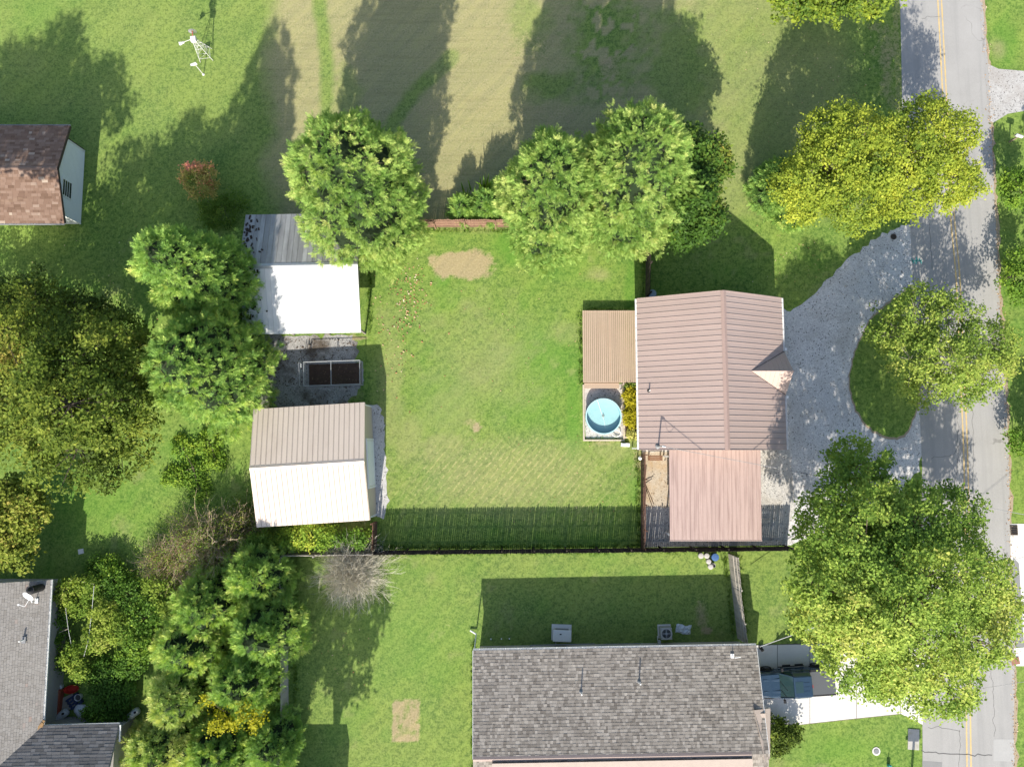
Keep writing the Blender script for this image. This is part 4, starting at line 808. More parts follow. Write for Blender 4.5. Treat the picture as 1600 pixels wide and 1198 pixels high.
part('bed_cover', MB().box(-2.83, -1.0, -.83, .83, 1.225, 1.275), TON, tr, bevel=.02); part('tailgate', MB().cbox((-2.87, 0, .92), (.07, 1.66, .55)), BLUE, tr, bevel=.02)
part('bumper', MB().cbox((-3.0, 0, .6), (.18, 1.8, .2)), STEEL, tr, bevel=.04); part('bumper', MB().cbox((2.92, 0, .58), (.2, 1.75, .24)), STEEL, tr, bevel=.05); part('wiper', MB().tube((1.2, -.3, 1.3), (.8, .3, 1.6), .012, n=5).tube((1.2, .3, 1.3), (.9, .75, 1.53), .012, n=5), BLACKM, tr)
part('antenna', MB().tube((1.3, -.8, 1.22), (1.2, -.82, 1.9), .006, n=5), BLACKM, tr)

# ================================================================== YARD THINGS BY THE GREY HOUSE
g0 = W(878, 990, .6); gen = thing('standby_generator', 'cream standby generator on a pad behind the grey house', 'generator', (g0.x, g0.y - .05, 0), R(-2))
CREAM = mk('cream_enamel', (.62, .60, .55), .4, .05, 2.); part('pad', MB().box(-.75, .75, -.55, .62, 0, .1), CONC, gen); part('housing', MB().box(-.66, .66, -.42, .36, .1, .78), CREAM, gen, bevel=.06)
part('lid', MB().box(-.69, .69, -.46, .40, .78, .9), mk('cream_lid', (.68, .67, .63), .4), gen, bevel=.05); part('vent_grille', MB().box(-.5, .5, .362, .375, .25, .65), GREYM, gen); part('lid_latch', MB().cbox((-.12, .1, .905), (.14, .08, .02)), BLACKM, gen)
part('gas_pipe', MB().path([(-.45, -.44, .4), (-.45, -.7, .35), (-.3, -.9, .5)], .03), GREYM, gen)
a0 = W(1040, 988, .5); ac = thing('air_conditioner', 'grey air-conditioner condenser with top fan grille behind the grey house', 'air conditioner', (a0.x, a0.y, 0), R(2))
part('cabinet', MB().box(-.42, .42, -.42, .42, .08, .78), mk('ac_beige', (.40, .38, .35), .5), ac, bevel=.03); part('pad', MB().box(-.5, .5, -.5, .5, 0, .08), CONC, ac)
part('top_frame', MB().lathe([(.34, 0), (.34, .03), (.44, .03), (.44, 0)], (0, 0, .785), 24).box(-.42, .42, .36, .42, .785, .81).box(-.42, .42, -.42, -.36, .785, .81), mk('ac_top', (.48, .46, .43), .5), ac); part('fan_well', MB().disc((0, 0, .79), .34, 24), BLACKM, ac)
fb = MB()
for k in range(4): fb.cbox((.17 * math.cos(k * 1.571), .17 * math.sin(k * 1.571), .80), (.3, .1, .01), k * 1.571)
part('fan_blade', fb, GREYM, ac); part('fan_motor', MB().tube((0, 0, .79), (0, 0, .85), .09, n=16), STEEL, ac)
gg = MB()
for k in range(5): gg.lathe([(.06 + k * .065, 0), (.06 + k * .065 + .008, 0)], (0, 0, .845), 24)
part('fan_guard', gg, STEEL, ac, kind='stuff'); part('disconnect_box', MB().cbox((-.62, -.55, 1.0), (.2, .3, .3)), STEEL, ac); part('line_set', MB().path([(-.42, -.2, .3), (-.6, -.3, .3), (-.6, -.9, .4)], .03), CREAM, ac)
t0 = W(1068, 983, .1); tv = []; n_ = 9
tm = MB()
for i in range(n_):
    for j in range(6): tv.append(((i - 4) * .14 + random.uniform(-.03, .03), (j - 2.5) * .13 + random.uniform(-.03, .03) + .04 * math.sin(i), .04 + random.uniform(0, .16) * (0 < i < 8 and 0 < j < 5)))
solo('crumpled_tarp', tm.add(tv, [(i * 6 + j, (i + 1) * 6 + j, (i + 1) * 6 + j + 1, i * 6 + j + 1) for i in range(n_ - 1) for j in range(5)]), mk('tarp_plastic', (.60, .64, .66), .35, .2, 5.), 'crumpled pale plastic sheet beside the air-conditioner', 'tarp', (t0.x, t0.y, 0), R(-8))
def bucket(name, label, px, py, r, h, col, cat='bucket', lid=False, rim=True, group=None):
    p = W(px, py, h * .8); t = thing(name, label, cat, p.xy.to_3d() if False else (p.x, p.y, 0), 0, group); m = mk('plastic_%d_%d_%d' % tuple(int(c * 99) for c in col), col, .5, .1, 4.)
    part('shell', MB().lathe([(r * .82, .01), (r, h), (r * 1.06, h), (r * 1.06, h - .03), (r * .95, h - .03)] if rim else [(r * .82, .01), (r, h)], n=20), m, t, smooth=False)
    if lid: part('lid', MB().lathe([(r * 1.05, h), (r * 1.02, h + .03), (r * .5, h + .05), (0, h + .05)], n=20), m, t)
    else: part('inside', MB().disc((0, 0, h * .75), r * .95, 20), mk('bucket_dark', (.06, .06, .06), .8), t)
    return t
bucket('storage_tub', 'blue lidded tub among white buckets at the south fence', 1117, 870, .27, .5, (.06, .13, .30), 'tub', True)
for (px, py, r, lab) in ((1095, 868, .2, 'white bucket leftmost of the cluster at the south fence'), (1104, 868, .19, 'white bucket against the fence left of the blue tub'), (1107, 877, .18, 'white bucket just in front of the blue tub'), (1110, 885, .19, 'white bucket nearest the grey house, left of its pair'), (1114.5, 883, .16, 'small white pot beside the frontmost bucket')): bucket('bucket', lab, px, py, r, .36, (.46, .44, .41), lid=random.random() < .6, group='white buckets at the south fence')
p = W(1190, 1012, .5); solo('downspout_elbow', MB().tube((0, 0, .1), (.15, -.25, .35), .12, n=10), BLACKM, 'black drain elbow at the grey house corner by the drive', 'drain', (p.x, p.y, 0))

# ================================================================== JUNK CORNER BY THE BOTTOM-LEFT HOUSE
def tank(label, px, py, L, r, ang, col, z=.35):
    p = W(px, py, z); t = thing('pressure_tank', label, 'tank', (p.x, p.y, 0), ang); m = mk('tank_paint_%d' % int(col[0] * 100), col, .5, .12, 2., stain=.4, stretch=(2, 2, 2), staincol=(.3, .22, .17))
    pr = [(0, -L / 2 - .12), (r * .55, -L / 2 - .09), (r * .9, -L / 2 - .02), (r, -L / 2 + .06), (r, L / 2 - .06), (r * .9, L / 2 + .02), (r * .55, L / 2 + .09), (0, L / 2 + .12)]
    part('shell', MB().lathe(pr, n=24).xform(Matrix.Translation((0, 0, r + .05)) @ Matrix.Rotation(R(90), 4, 'Y')), m, t, smooth=True)
    for xx in (-L * .3, L * .3): part('saddle', MB().box(xx - .06, xx + .06, -r * .7, r * .7, 0, .2), GREYM, t)
    part('valve_collar', MB().tube((L / 2 - .1, 0, 2 * r), (L / 2 - .1, 0, 2 * r + .12), .08, n=12), BLACKM, t); return t
tank('grey-white pressure tank lying in the junk by the corner house', 96, 1117, .95, .30, R(38), (.42, .43, .43)); tank('white water-heater tank standing clear at the wing roof corner', 209, 1114, .75, .28, R(38), (.55, .57, .55))
p = W(81, 1098, .5); mb = MB().box(-.62, .5, -1.05, 1.05, .0, .1); rd = thing('red_cabinet', 'rust-red metal cabinet lying against the corner house gutter', 'cabinet', (p.x + .15, p.y, 0), R(-4)); REDM = mk('rust_red', (.26, .065, .035), .6, .2, 2.)
part('cabinet_body', MB().box(-.42, .42, -1.0, 1.0, .02, .55), REDM, rd, bevel=.03); part('cabinet_door', MB().box(-.37, .37, -.95, -.05, .55, .575), REDM, rd); part('cabinet_door', MB().box(-.37, .37, .05, .95, .55, .575), mk('rust_red_b', (.32, .10, .06), .6, .2), rd)
for k, (a, b) in enumerate(((.1, .5), (.05, -.55), (.2, -.8))): part('paint_chip', MB().cbox((a, b, .58), (.2, .12, .01), k), TRIMW, rd)
p = W(110, 1077, .4); bn = thing('red_basin', 'bright red tub at the edge of the junk pile', 'tub', (p.x, p.y, 0), R(10)); part('basin_shell', MB().lathe([(.30, .02), (.42, .34), (.45, .34), (.45, .31)], n=22).xform(Matrix.Diagonal((1.3, .7, 1, 1))), mk('bright_red', (.40, .03, .02), .4), bn); part('basin_floor', MB().disc((0, 0, .1), .42, 22, .22), mk('bright_red', (.4, .03, .02)), bn)
bucket('bucket', 'open white bucket in the junk pile, nearest the shrubs', 122, 1089, .24, .4, (.66, .66, .63)); bucket('bucket', 'pale bucket at the top of the junk pile beside the red tub', 93, 1073, .22, .35, (.5, .52, .52), lid=True)
p = W(125, 1111, .3); bgm = MB(); bgm.lathe([(0, .5), (.2, .48), (.42, .35), (.5, .18), (.42, 0)], n=14); bgm.v = [(x * (1 + .25 * math.sin(7 * y + 3 * x)), y * (1 + .2 * math.cos(5 * x)), z) for x, y, z in bgm.v]
solo('rubbish_sack', bgm, mk('white_sack', (.62, .64, .66), .4, .15, 5., bump=.03), 'lumpy white rubbish sack in the junk pile beside the tank', 'sack', (p.x, p.y, 0), R(30), smooth=True)
p = W(115, 1096, .3); pl = thing('blue_pallet', 'dark blue plastic crate upside down in the junk pile', 'crate', (p.x, p.y, 0), R(35)); DBL = mk('dark_blue_plastic', (.03, .045, .10), .5)
for k in range(4): part('slat', MB().box(-.5, .5, -.42 + k * .24, -.28 + k * .24, .22, .26), DBL, pl)
for k in (-.42, 0, .42): part('bearer', MB().box(k - .05, k + .05, -.42, .44, 0, .22), DBL, pl)
p = W(103, 1099, .1); solo('plywood_sheet', MB().cbox((0, 0, .12), (1.5, 1.0, .03)), mk('old_plywood', (.34, .31, .25), .9, .2, 3.), 'weathered plywood sheet lying under the junk by the corner house', 'board', (p.x, p.y, 0), R(25))
p = W(92, 1126, .2)
for k, (dx_, dy_, sx, sy, an, lab) in enumerate(((0, -.1, .8, .5, 10, 'black plastic crate wedged between tank and wing gutter'), (.75, -.1, .6, .45, -20, 'black plastic bin right of the pressure tank at the gutter'), (-.6, .2, .45, .6, 5, 'black box behind the tank under the corner house eave'))):
    bb = thing('black_crate', lab, 'crate', (p.x + dx_, p.y + dy_, 0), R(an)); part('crate_wall', MB().box(-sx / 2, sx / 2, -sy / 2, -sy / 2 + .03, 0, .4).box(-sx / 2, sx / 2, sy / 2 - .03, sy / 2, 0, .4).box(-sx / 2, -sx / 2 + .03, -sy / 2 + .03, sy / 2 - .03, 0, .4).box(sx / 2 - .03, sx / 2, -sy / 2 + .03, sy / 2 - .03, 0, .4), BLACKM, bb); part('crate_floor', MB().box(-sx / 2 + .03, sx / 2 - .03, -sy / 2 + .03, sy / 2 - .03, .02, .05), GREYM, bb)
# garden trellis of pale strings on stakes
tl = thing('garden_trellis', 'pale string trellis on stakes in the overgrown garden beside the corner house', 'trellis', tuple(W(125, 960)))
o_ = W(125, 960)
ST = mk('stake_wood', (.40, .36, .28), .85)
def tp(px, py, z): v = W(px, py, z) - o_; return (v.x, v.y, z)
rows = ([(147, 915), (143, 960), (138, 1000), (131, 1025)], [(100, 920), (103, 955), (107, 985), (113, 1015)])
for rw in rows:
    for q in rw: part('stake', MB().tube(tp(*q, 0), tp(*q, 1.7), .022, n=6), ST, tl)
    part('string', MB().path([tp(*q, 1.68) for q in rw], .014, 5), TRIMW, tl); part('string', MB().path([tp(*q, 1.0) for q in rw], .012, 5), TRIMW, tl)
part('stake', MB().tube(tp(92, 988, 1.5), tp(106, 982, 1.5), .02, n=6).tube(tp(147, 912, 1.65), tp(110, 905, 1.65), .02, n=6), ST, tl)

# ================================================================== WINDMILL AND OTHER ORNAMENTS
wmx = W(322, 87); wmill = thing('windmill', 'white ornamental lattice windmill on the upper-left lawn', 'windmill', (wmx.x, wmx.y, 0), R(8))
WP = mk('white_enamel', (.62, .61, .59), .45, .06, 3.); hb, ht, zt = .52, .12, 2.15
cor = [(-1, -1), (1, -1), (1, 1), (-1, 1)]
for a, b in cor: part('leg', MB().tube((a * hb, b * hb, 0), (a * ht, b * ht, zt), .021, n=6), WP, wmill)
for k, z in enumerate((.35, .85, 1.35, 1.8)):
    h_ = hb + (ht - hb) * z / zt; part('brace', MB().path([(a * h_, b * h_, z) for a, b in cor + cor[:1]], .011, 5), WP, wmill)
    if k < 3:
        z2 = (.85, 1.35, 1.8)[k]; h2 = hb + (ht - hb) * z2 / zt
        for i in range(4): a, b = cor[i]; c, d = cor[(i + 1) % 4]; part('diagonal', MB().tube((a * h_, b * h_, z), (c * h2, d * h2, z2), .007, n=4), WP, wmill)
part('head', MB().cbox((0, 0, 2.3), (.42, .42, .3)), WP, wmill, bevel=.03); part('hub', MB().tube((0, .2, 2.42), (.02, .62, 2.42), .04), mk('hub_red', (.45, .12, .08), .5), wmill)
fan = part('wheel', MB().path([(.02 + .30 * math.cos(t), .60, 2.42 + .30 * math.sin(t)) for t in np.linspace(0, 6.2832, 25)], .012, 5), GREYM, wmill)
for k in range(12):
    t = k * math.pi / 6; part('blade', MB().cbox((0, 0, .19), (.09, .01, .2), R(25), 1.35).xform(Matrix.Translation((.02, .60, 2.42)) @ Matrix.Rotation(t, 4, 'Y')), GREYM, fan)
part('tail_arm', MB().tube((-.15, -.05, 2.42), (-.85, -.22, 2.42), .022, n=6), WP, wmill)
part('tail_vane', MB().slab([(-.70, -.22, 2.50), (-1.05, -.30, 2.68), (-1.12, -.30, 2.22), (-.70, -.20, 2.34)], .02).slab([(-.70, -.30, 2.43), (-1.10, -.42, 2.43), (-1.14, -.20, 2.43), (-.72, -.12, 2.43)], .015), WP, wmill)
b0 = W(318, 117); solo('weather_vane', MB().tube((0, 0, 0), (0, 0, 1.5), .03, n=6).cbox((-.02, 0, 1.62), (.36, .05, .3)).slab([(.02, -.1, 1.62), (.02, .12, 1.62), (-.34, .10, 1.66), (-.34, -.08, 1.66)], .02).lathe([(.1, 0), (.1, .05), (0, .05)], (0, 0, 0), 12), WP, 'white pole ornament with a small vane below the windmill', 'ornament', (b0.x, b0.y, 0), R(20))

# mailboxes, lids, drains along the road
def mailbox(label, px, py, rz, ks=1., col=(.05, .05, .055)):
    p = W(px, py); t = thing('mailbox', label, 'mailbox', (p.x, p.y, 0), rz); t.scale = (ks, ks, ks); m = mk('mailbox_%d' % int(col[0] * 100), col, .4)
    part('post', MB().cbox((0, 0, .52), (.1, .1, 1.04)), wood('post_wood', (.25, .2, .15)), t); pr = [(-.09, 0), (.09, 0), (.09, .12), (.065, .185), (0, .21), (-.065, .185), (-.09, .12)]
    bx = part('box', MB().add([(x, -.27, 1.05 + z) for x, z in pr] + [(x, .27, 1.05 + z) for x, z in pr], [tuple(range(7)), tuple(range(13, 6, -1))] + [(i, i + 7, (i + 1) % 7 + 7, (i + 1) % 7) for i in range(7)]), m, t)
    part('door', MB().box(-.085, .085, -.285, -.272, 1.06, 1.19), m, bx); part('flag', MB().box(.092, .102, -.05, .12, 1.17, 1.22), mk('flag_red', (.5, .03, .02), .5), bx); part('arm', MB().box(-.04, .04, -.2, .35, .98, 1.045), wood('post_wood', (.25, .2, .15)), t); return t
mailbox('black mailbox on a tall post at the bottom edge by the road', 1424, 1214, R(88), 1.75); mailbox('pale mailbox across the road under the shade trees', 1577, 222, R(70), col=(.55, .56, .58))
p = W(1427, 1150); solo('mailbox_pad', MB().cbox((0, 0, .02), (.85, 1.5, .04), 0), mk('worn_pad', (.44, .42, .38), .95, .2, 3., stain=.6, stretch=(2, 2, 2), staincol=(.28, .27, .18)), 'pale worn concrete pad between the lawn and road near the mailbox', 'pad', (p.x, p.y - .2, 0), R(-4), bevel=.02)
p = W(1369, 1173); cl = thing('cleanout_cover', 'round grey cleanout lid in a bare ring on the front lawn', 'lid', (p.x, p.y, 0)); part('lid_plate', MB().lathe([(.2, 0), (.2, .05), (.17, .06), (0, .06)], n=24), GREYM, cl); part('collar', MB().lathe([(.30, 0), (.30, .03), (.21, .035), (.21, 0)], n=24), CONC, cl)
p = W(1388, 1198); solo('sprinkler_can', MB().lathe([(.12, 0), (.14, .3), (.1, .32), (0, .32)], n=14).tube((0, .0, .3), (0, .15, .5), .03), mk('teal_plastic', (.05, .28, .26), .5), 'small teal can on the front lawn at the bottom edge', 'can', (p.x, p.y + .15, 0))
p = W(1396, 370); dr = thing('drain_grate', 'small dark round drain at the upper mouth of the gravel drive', 'drain', (p.x, p.y, 0)); part('grate_ring', MB().lathe([(.24, 0), (.24, .04), (.19, .04), (.19, 0)], n=20), mk('rust_iron', (.09, .07, .055), .8), dr); part('grate_pit', MB().disc((0, 0, .012), .2, 20), BLACKM, dr)
for k in range(4): part('grate_bar', MB().box(-.19 + .0, .19, -.13 + k * .085, -.10 + k * .085, .02, .035), mk('rust_iron', (.1, .08, .06)), dr)
p = W(1584, 828); di = thing('drain_inlet', 'dark square drain grate by the drive across the road', 'drain', (p.x, p.y, 0)); part('grate_frame', MB().box(-.28, .28, -.38, -.32, 0, .05).box(-.28, .28, .32, .38, 0, .05).box(-.28, -.22, -.32, .32, 0, .05).box(.22, .28, -.32, .32, 0, .05), mk('rust_iron', (.1, .08, .06)), di); part('grate_pit', MB().box(-.22, .22, -.32, .32, .016, .022), BLACKM, di)
for k in range(4): part('grate_bar', MB().box(-.22, .22, -.27 + k * .16, -.23 + k * .16, .03, .045), mk('rust_iron', (.1, .08, .06)), di)
p = W(1586, 1032); solo('rust_plate', MB().cbox((0, 0, .04), (.6, .5, .05), R(10)), mk('rust_plate_m', (.30, .15, .10), .8, .2), 'small rusty plate on the apron across the road', 'plate', (p.x, p.y, 0))
p = W(127, 861); solo('stepping_stone', MB().cbox((0, 0, .04), (.42, .38, .06), R(12)), CONC, 'pale square stepping stone on the left lawn', 'stone', (p.x, p.y, 0), bevel=.02)
bucket('storage_tub', 'pale blue round tub against the north wall of the main house', 1019, 459, .3, .5, (.30, .38, .48), 'tub', True)
p = W(1031, 712, .8); wt = thing('wood_bench', 'brown wooden bench tucked under the house eave by the carport', 'bench', (11.05, -.75, 0)); BW = wood('bench_wood', (.22, .12, .07))
for k in range(3): part('seat_slat', MB().box(-.55, .55, -.2 + k * .14, -.08 + k * .14, .45, .49), BW, wt)
for a in (-.45, .45): part('leg', MB().box(a - .04, a + .04, -.18, .2, 0, .45), BW, wt)
p = W(1195, 812, .1); solo('metal_ladder', MB().path([(-.6, -.06, .1), (.6, .0, .1)], .03).path([(-.6, .14, .1), (.6, .2, .1)], .03), STEEL, 'short steel rails lying on the gravel east of the carport', 'rail', (p.x, p.y, .06))
lf = thing('lamp_globe', 'white globe yard light on the fence post below the planting bed', 'lamp', (9.75, -.75, 0)); part('lamp_post', MB().tube((0, 0, 0), (0, 0, 1.0), .03), BLACKM, lf); part('globe', MB().lathe([(.02, .98), (.12, 1.04), (.15, 1.14), (.11, 1.25), (0, 1.29)], n=18), TRIMW, lf, smooth=True)

# ================================================================== OVERHEAD WIRES
def cable(name, label, p0, p1, sag, r, mat, n=28, group=None):
    p0, p1 = Vector(p0), Vector(p1); pts = [p0.lerp(p1, k / n) - Vector((0, 0, sag * 4 * (k / n) * (1 - k / n))) for k in range(n + 1)]
    o = solo(name, MB().path([q - p0 for q in pts], r, 5), mat, label, 'wire', p0); return o
CAB = mk('cable_grey', (.30, .30, .30), .6, .5, 3.)
cable('service_cable', 'twisted overhead cable from the main house mast across the road', MAST + Vector((.2, -.05, 0)), W(1700, 822, 7.6), .5, .022, CAB)
cable('service_cable', 'overhead cable from the grey house corner over the concrete drive', W(1187, 1010, 3.3), W(1700, 838, 7.9), .35, .024, mk('cable_pale', (.55, .55, .55), .6, .3, 3.))
cable('utility_wire', 'thin utility wire crossing the road at lower right', W(1700, 1050, 8), W(1380, 1105, 5.0), .3, .013, CAB)
# ================================================================== VEGETATION
BARK = mk('bark', (.13, .10, .075), .95, .25, 5., bump=.02); BARKG = mk('bark_pale', (.33, .30, .26), .95, .2, 5.); BARKD = mk('bark_dark', (.075, .06, .048), .95, .25, 5.)
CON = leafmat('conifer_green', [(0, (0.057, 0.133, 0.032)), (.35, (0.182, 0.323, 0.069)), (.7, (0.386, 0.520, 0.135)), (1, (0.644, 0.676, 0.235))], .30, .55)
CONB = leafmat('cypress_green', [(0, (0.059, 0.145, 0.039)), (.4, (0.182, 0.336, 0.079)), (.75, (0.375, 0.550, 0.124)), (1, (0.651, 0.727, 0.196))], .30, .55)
MAP = leafmat('maple_yellow', [(0, (0.100, 0.176, 0.028)), (.35, (0.270, 0.343, 0.042)), (.7, (0.460, 0.498, 0.061)), (1, (0.599, 0.532, 0.106))], .35, .5)
MAPG = leafmat('maple_green', [(0, (0.064, 0.132, 0.023)), (.4, (0.175, 0.280, 0.043)), (.75, (0.329, 0.422, 0.077)), (1, (0.488, 0.495, 0.123))], .30, .5)
LIME = leafmat('lime_leaf', [(0, (0.092, 0.165, 0.027)), (.4, (0.223, 0.317, 0.053)), (.75, (0.404, 0.458, 0.093)), (1, (0.586, 0.545, 0.161))], .30, .5)
MAG = leafmat('magnolia_leaf', [(0, (.018, .045, .010)), (.45, (.06, .125, .018)), (.8, (.15, .20, .03)), (1, (.40, .28, .06))], .15, .38, .3)
OLV = leafmat('olive_leaf', [(0, (0.031, 0.055, 0.009)), (.4, (0.111, 0.164, 0.022)), (.75, (0.238, 0.281, 0.044)), (1, (0.381, 0.304, 0.077))], .3, .55)
SHR = leafmat('shrub_leaf', [(0, (0.047, 0.112, 0.016)), (.4, (0.125, 0.238, 0.030)), (.75, (0.263, 0.383, 0.045)), (1, (0.486, 0.515, 0.069))], .30, .5)
YEL = leafmat('gold_leaf', [(0, (0.176, 0.187, 0.013)), (.4, (0.363, 0.330, 0.018)), (.75, (0.550, 0.484, 0.033)), (1, (0.682, 0.594, 0.110))], .35, .5)
REDL = leafmat('red_blossom', [(0, (0.194, 0.284, 0.048)), (.45, (0.467, 0.385, 0.110)), (.62, (0.800, 0.324, 0.190)), (1, (0.800, 0.284, 0.253))], .35, .5)
AMB = leafmat('amber_leaf', [(0, (.12, .15, .014)), (.4, (.30, .31, .018)), (.75, (.48, .44, .02)), (1, (.60, .50, .05))], .35, .5)
TWIG = leafmat('dry_twig', [(0, (0.299, 0.276, 0.207)), (.5, (0.483, 0.448, 0.356)), (1, (0.667, 0.632, 0.517))], .0, .9)
TWIGB = leafmat('brown_twig', [(0, (0.299, 0.218, 0.138)), (.5, (0.483, 0.368, 0.241)), (1, (0.690, 0.575, 0.414))], .0, .9)
WEED = leafmat('weed_leaf', [(0, (0.066, 0.132, 0.019)), (.4, (0.160, 0.264, 0.037)), (.75, (0.299, 0.385, 0.059)), (1, (0.449, 0.484, 0.119))], .4, .6)

def unit(v): return v / np.maximum(np.linalg.norm(v, axis=1, keepdims=True), 1e-9)
def place(pos, d, up, sc, tv, tf, tint):
    """put the template (V,3)/(F,k) at every pos with x axis d and rough z axis up; returns verts, faces, tints"""
    x = unit(d); y = unit(np.cross(up, x)); z = np.cross(x, y); N = len(pos)
    V = pos[:, None, :] + sc[:, None, None] * (tv[None, :, 0:1] * x[:, None] + tv[None, :, 1:2] * y[:, None] + tv[None, :, 2:3] * z[:, None])
    F = (np.arange(N) * len(tv))[:, None, None] + tf[None]
    return V.reshape(-1, 3), F.reshape(-1, tf.shape[1]), np.repeat(tint, len(tv))
def spray_template():
    v, f = [], []
    for i in range(4):
        t = i * .2
        for s in (-1, 1):
            o = len(v); w = .34 * (1 - t * .85) + .06
            v += [(t - .01, 0, .02), (t + .12, s * .02, .03), (t + .24 + .1 * (1 - t), s * w, -.02 + .05 * (i % 2))]; f.append((o, o + 1, o + 2))
    o = len(v); v += [(.70, -.06, 0), (.70, .06, 0), (1.08, 0, .04)]; f.append((o, o + 1, o + 2)); return np.array(v), np.array(f)
SPV, SPF = spray_template()
LFV = np.array([(0, 0, 0), (.38, -.34, .05), (1.0, 0, -.04), (.38, .34, .05)]); LFF = np.array([[0, 1, 2, 3]])
BLV = np.array([(0, -.05, 0), (0, .05, 0), (.6, .03, .05), (1, 0, .0), (.6, -.03, .05)]); BLF = np.array([[0, 1, 2], [0, 2, 4], [4, 2, 3]])

def trunk_mb(h, r, lean=(0, 0), n=9):
    mb = MB(); pts = [Vector((lean[0] * t * t, lean[1] * t * t, h * t)) for t in (0, .08, .3, .6, 1)]; rs = (r * 1.5, r * 1.05, r * .85, r * .6, r * .2)
    for a, b, ra, rb in zip(pts[:-1], pts[1:], rs[:-1], rs[1:]): mb.tube(a, b, ra, rb, n, False)
    return mb
INNER = mk('light_block_core', (.012, .026, .008), .95, .4, 3.)
def conifer(name, label, base, h, Rr, nb, seed, mat=CON, spray=.36, per=26, top=2.3, low=.06, tint=(.0, .0), group='conifers', cat='tree', squash=(1, 1), patch=None, lobes=.22):
    rr = np.random.default_rng(seed); t = thing(name, label, cat, (base[0], base[1], 0), 0, group)
    part('trunk', trunk_mb(h * .93, max(.06, h * .016)), BARK, t)
    pf = lambda u: np.clip(1 - u ** top, 0, 1) ** .55 * np.clip((u + .30) / .5, 0, 1)
    ug = np.linspace(low, .9995, 500); rg = Rr * pf(ug); dr = np.gradient(rg, ug); wgt = rg * np.sqrt(h * h + dr * dr); cdf = np.cumsum(wgt); area = 6.2832 * cdf[-1] * (ug[1] - ug[0]); cs = .24 + .022 * Rr
    nc = int(area / (cs * cs * 1.9)) + 30; u = np.interp(rr.random(nc), cdf / cdf[-1], ug); az = rr.random(nc) * 6.2832; drc = np.interp(u, ug, dr)
    def relief(u, az): return (vnoise(np.cos(az) * 2.1 + 9, np.sin(az) * 2.1 + u * 6, seed) - .5) * 2 + .7 * (vnoise(np.cos(az) * 4.6 + 30, np.sin(az) * 4.6 + u * 13, seed + 3) - .5) * 2
    big = relief(u, az); k = (1 - np.abs(rr.normal(0, .10, nc)) + (rr.random(nc) < .14) * rr.uniform(.04, .17, nc)) * (1 + lobes * .9 * big); rad = Rr * pf(u) * k
    C = np.stack([rad * np.cos(az) * squash[0], rad * np.sin(az) * squash[1], u * h + rr.normal(0, .12, nc)], 1)
    nrm = unit(np.stack([np.cos(az) * h, np.sin(az) * h, np.clip(-drc, .15 * h, None)], 1))
    # dark core shell added inside the crown that stops light between the sprays
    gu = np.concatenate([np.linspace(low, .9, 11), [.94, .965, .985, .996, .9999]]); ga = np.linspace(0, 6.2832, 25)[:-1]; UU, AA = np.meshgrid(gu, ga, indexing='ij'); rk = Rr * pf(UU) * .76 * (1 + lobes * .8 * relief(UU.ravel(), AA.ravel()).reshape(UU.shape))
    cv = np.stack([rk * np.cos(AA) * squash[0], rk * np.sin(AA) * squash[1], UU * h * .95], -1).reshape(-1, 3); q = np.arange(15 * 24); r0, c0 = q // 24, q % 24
    link('light_block_core', fastmesh('light_block_core', np.concatenate([cv, [[0, 0, h * .97]]]), np.concatenate([np.stack([r0 * 24 + c0, r0 * 24 + (c0 + 1) % 24, (r0 + 1) * 24 + (c0 + 1) % 24, (r0 + 1) * 24 + c0], 1), np.stack([360 + np.arange(24), 360 + (np.arange(24) + 1) % 24, np.full(24, 384), np.full(24, 384)], 1)[:, [0, 1, 2, 3]]])[:360], INNER), t)
    lm = MB()
    for q in range(0, nc, 9): lm.tube((0, 0, max(.2, C[q, 2] - rad[q] * .35)), C[q], .01 + .012 * rad[q], .008, 4, False)
    part('limbs', lm, BARK, t, kind='stuff')
    n = rr.integers(11, 21, nc); bi = np.repeat(np.arange(nc), n); N = len(bi)
    off = unit(rr.normal(0, 1, (N, 3)) + nrm[bi] * .8); pos = C[bi] + off * (cs * rr.uniform(.1, .75, N))[:, None]
    d = off * 1.0 + nrm[bi] * .35 + np.array([0, 0, .25]) + rr.normal(0, .25, (N, 3)); up = np.array([0, 0, .35]) + nrm[bi] * .8 + off * .5 + rr.normal(0, .35, (N, 3))
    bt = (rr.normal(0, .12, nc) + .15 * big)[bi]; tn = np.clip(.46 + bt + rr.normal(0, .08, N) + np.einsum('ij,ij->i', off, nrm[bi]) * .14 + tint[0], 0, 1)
    if patch is not None:
        dd = np.linalg.norm(pos[:, :2] - np.array(patch[:2]), axis=1); tn = np.clip(tn + patch[3] * np.exp(-(dd / patch[2]) ** 2), 0, 1)
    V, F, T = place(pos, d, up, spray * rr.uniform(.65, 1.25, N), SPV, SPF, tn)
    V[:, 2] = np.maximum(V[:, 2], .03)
    link('crown', fastmesh('crown', V, F, mat, T), t); return t
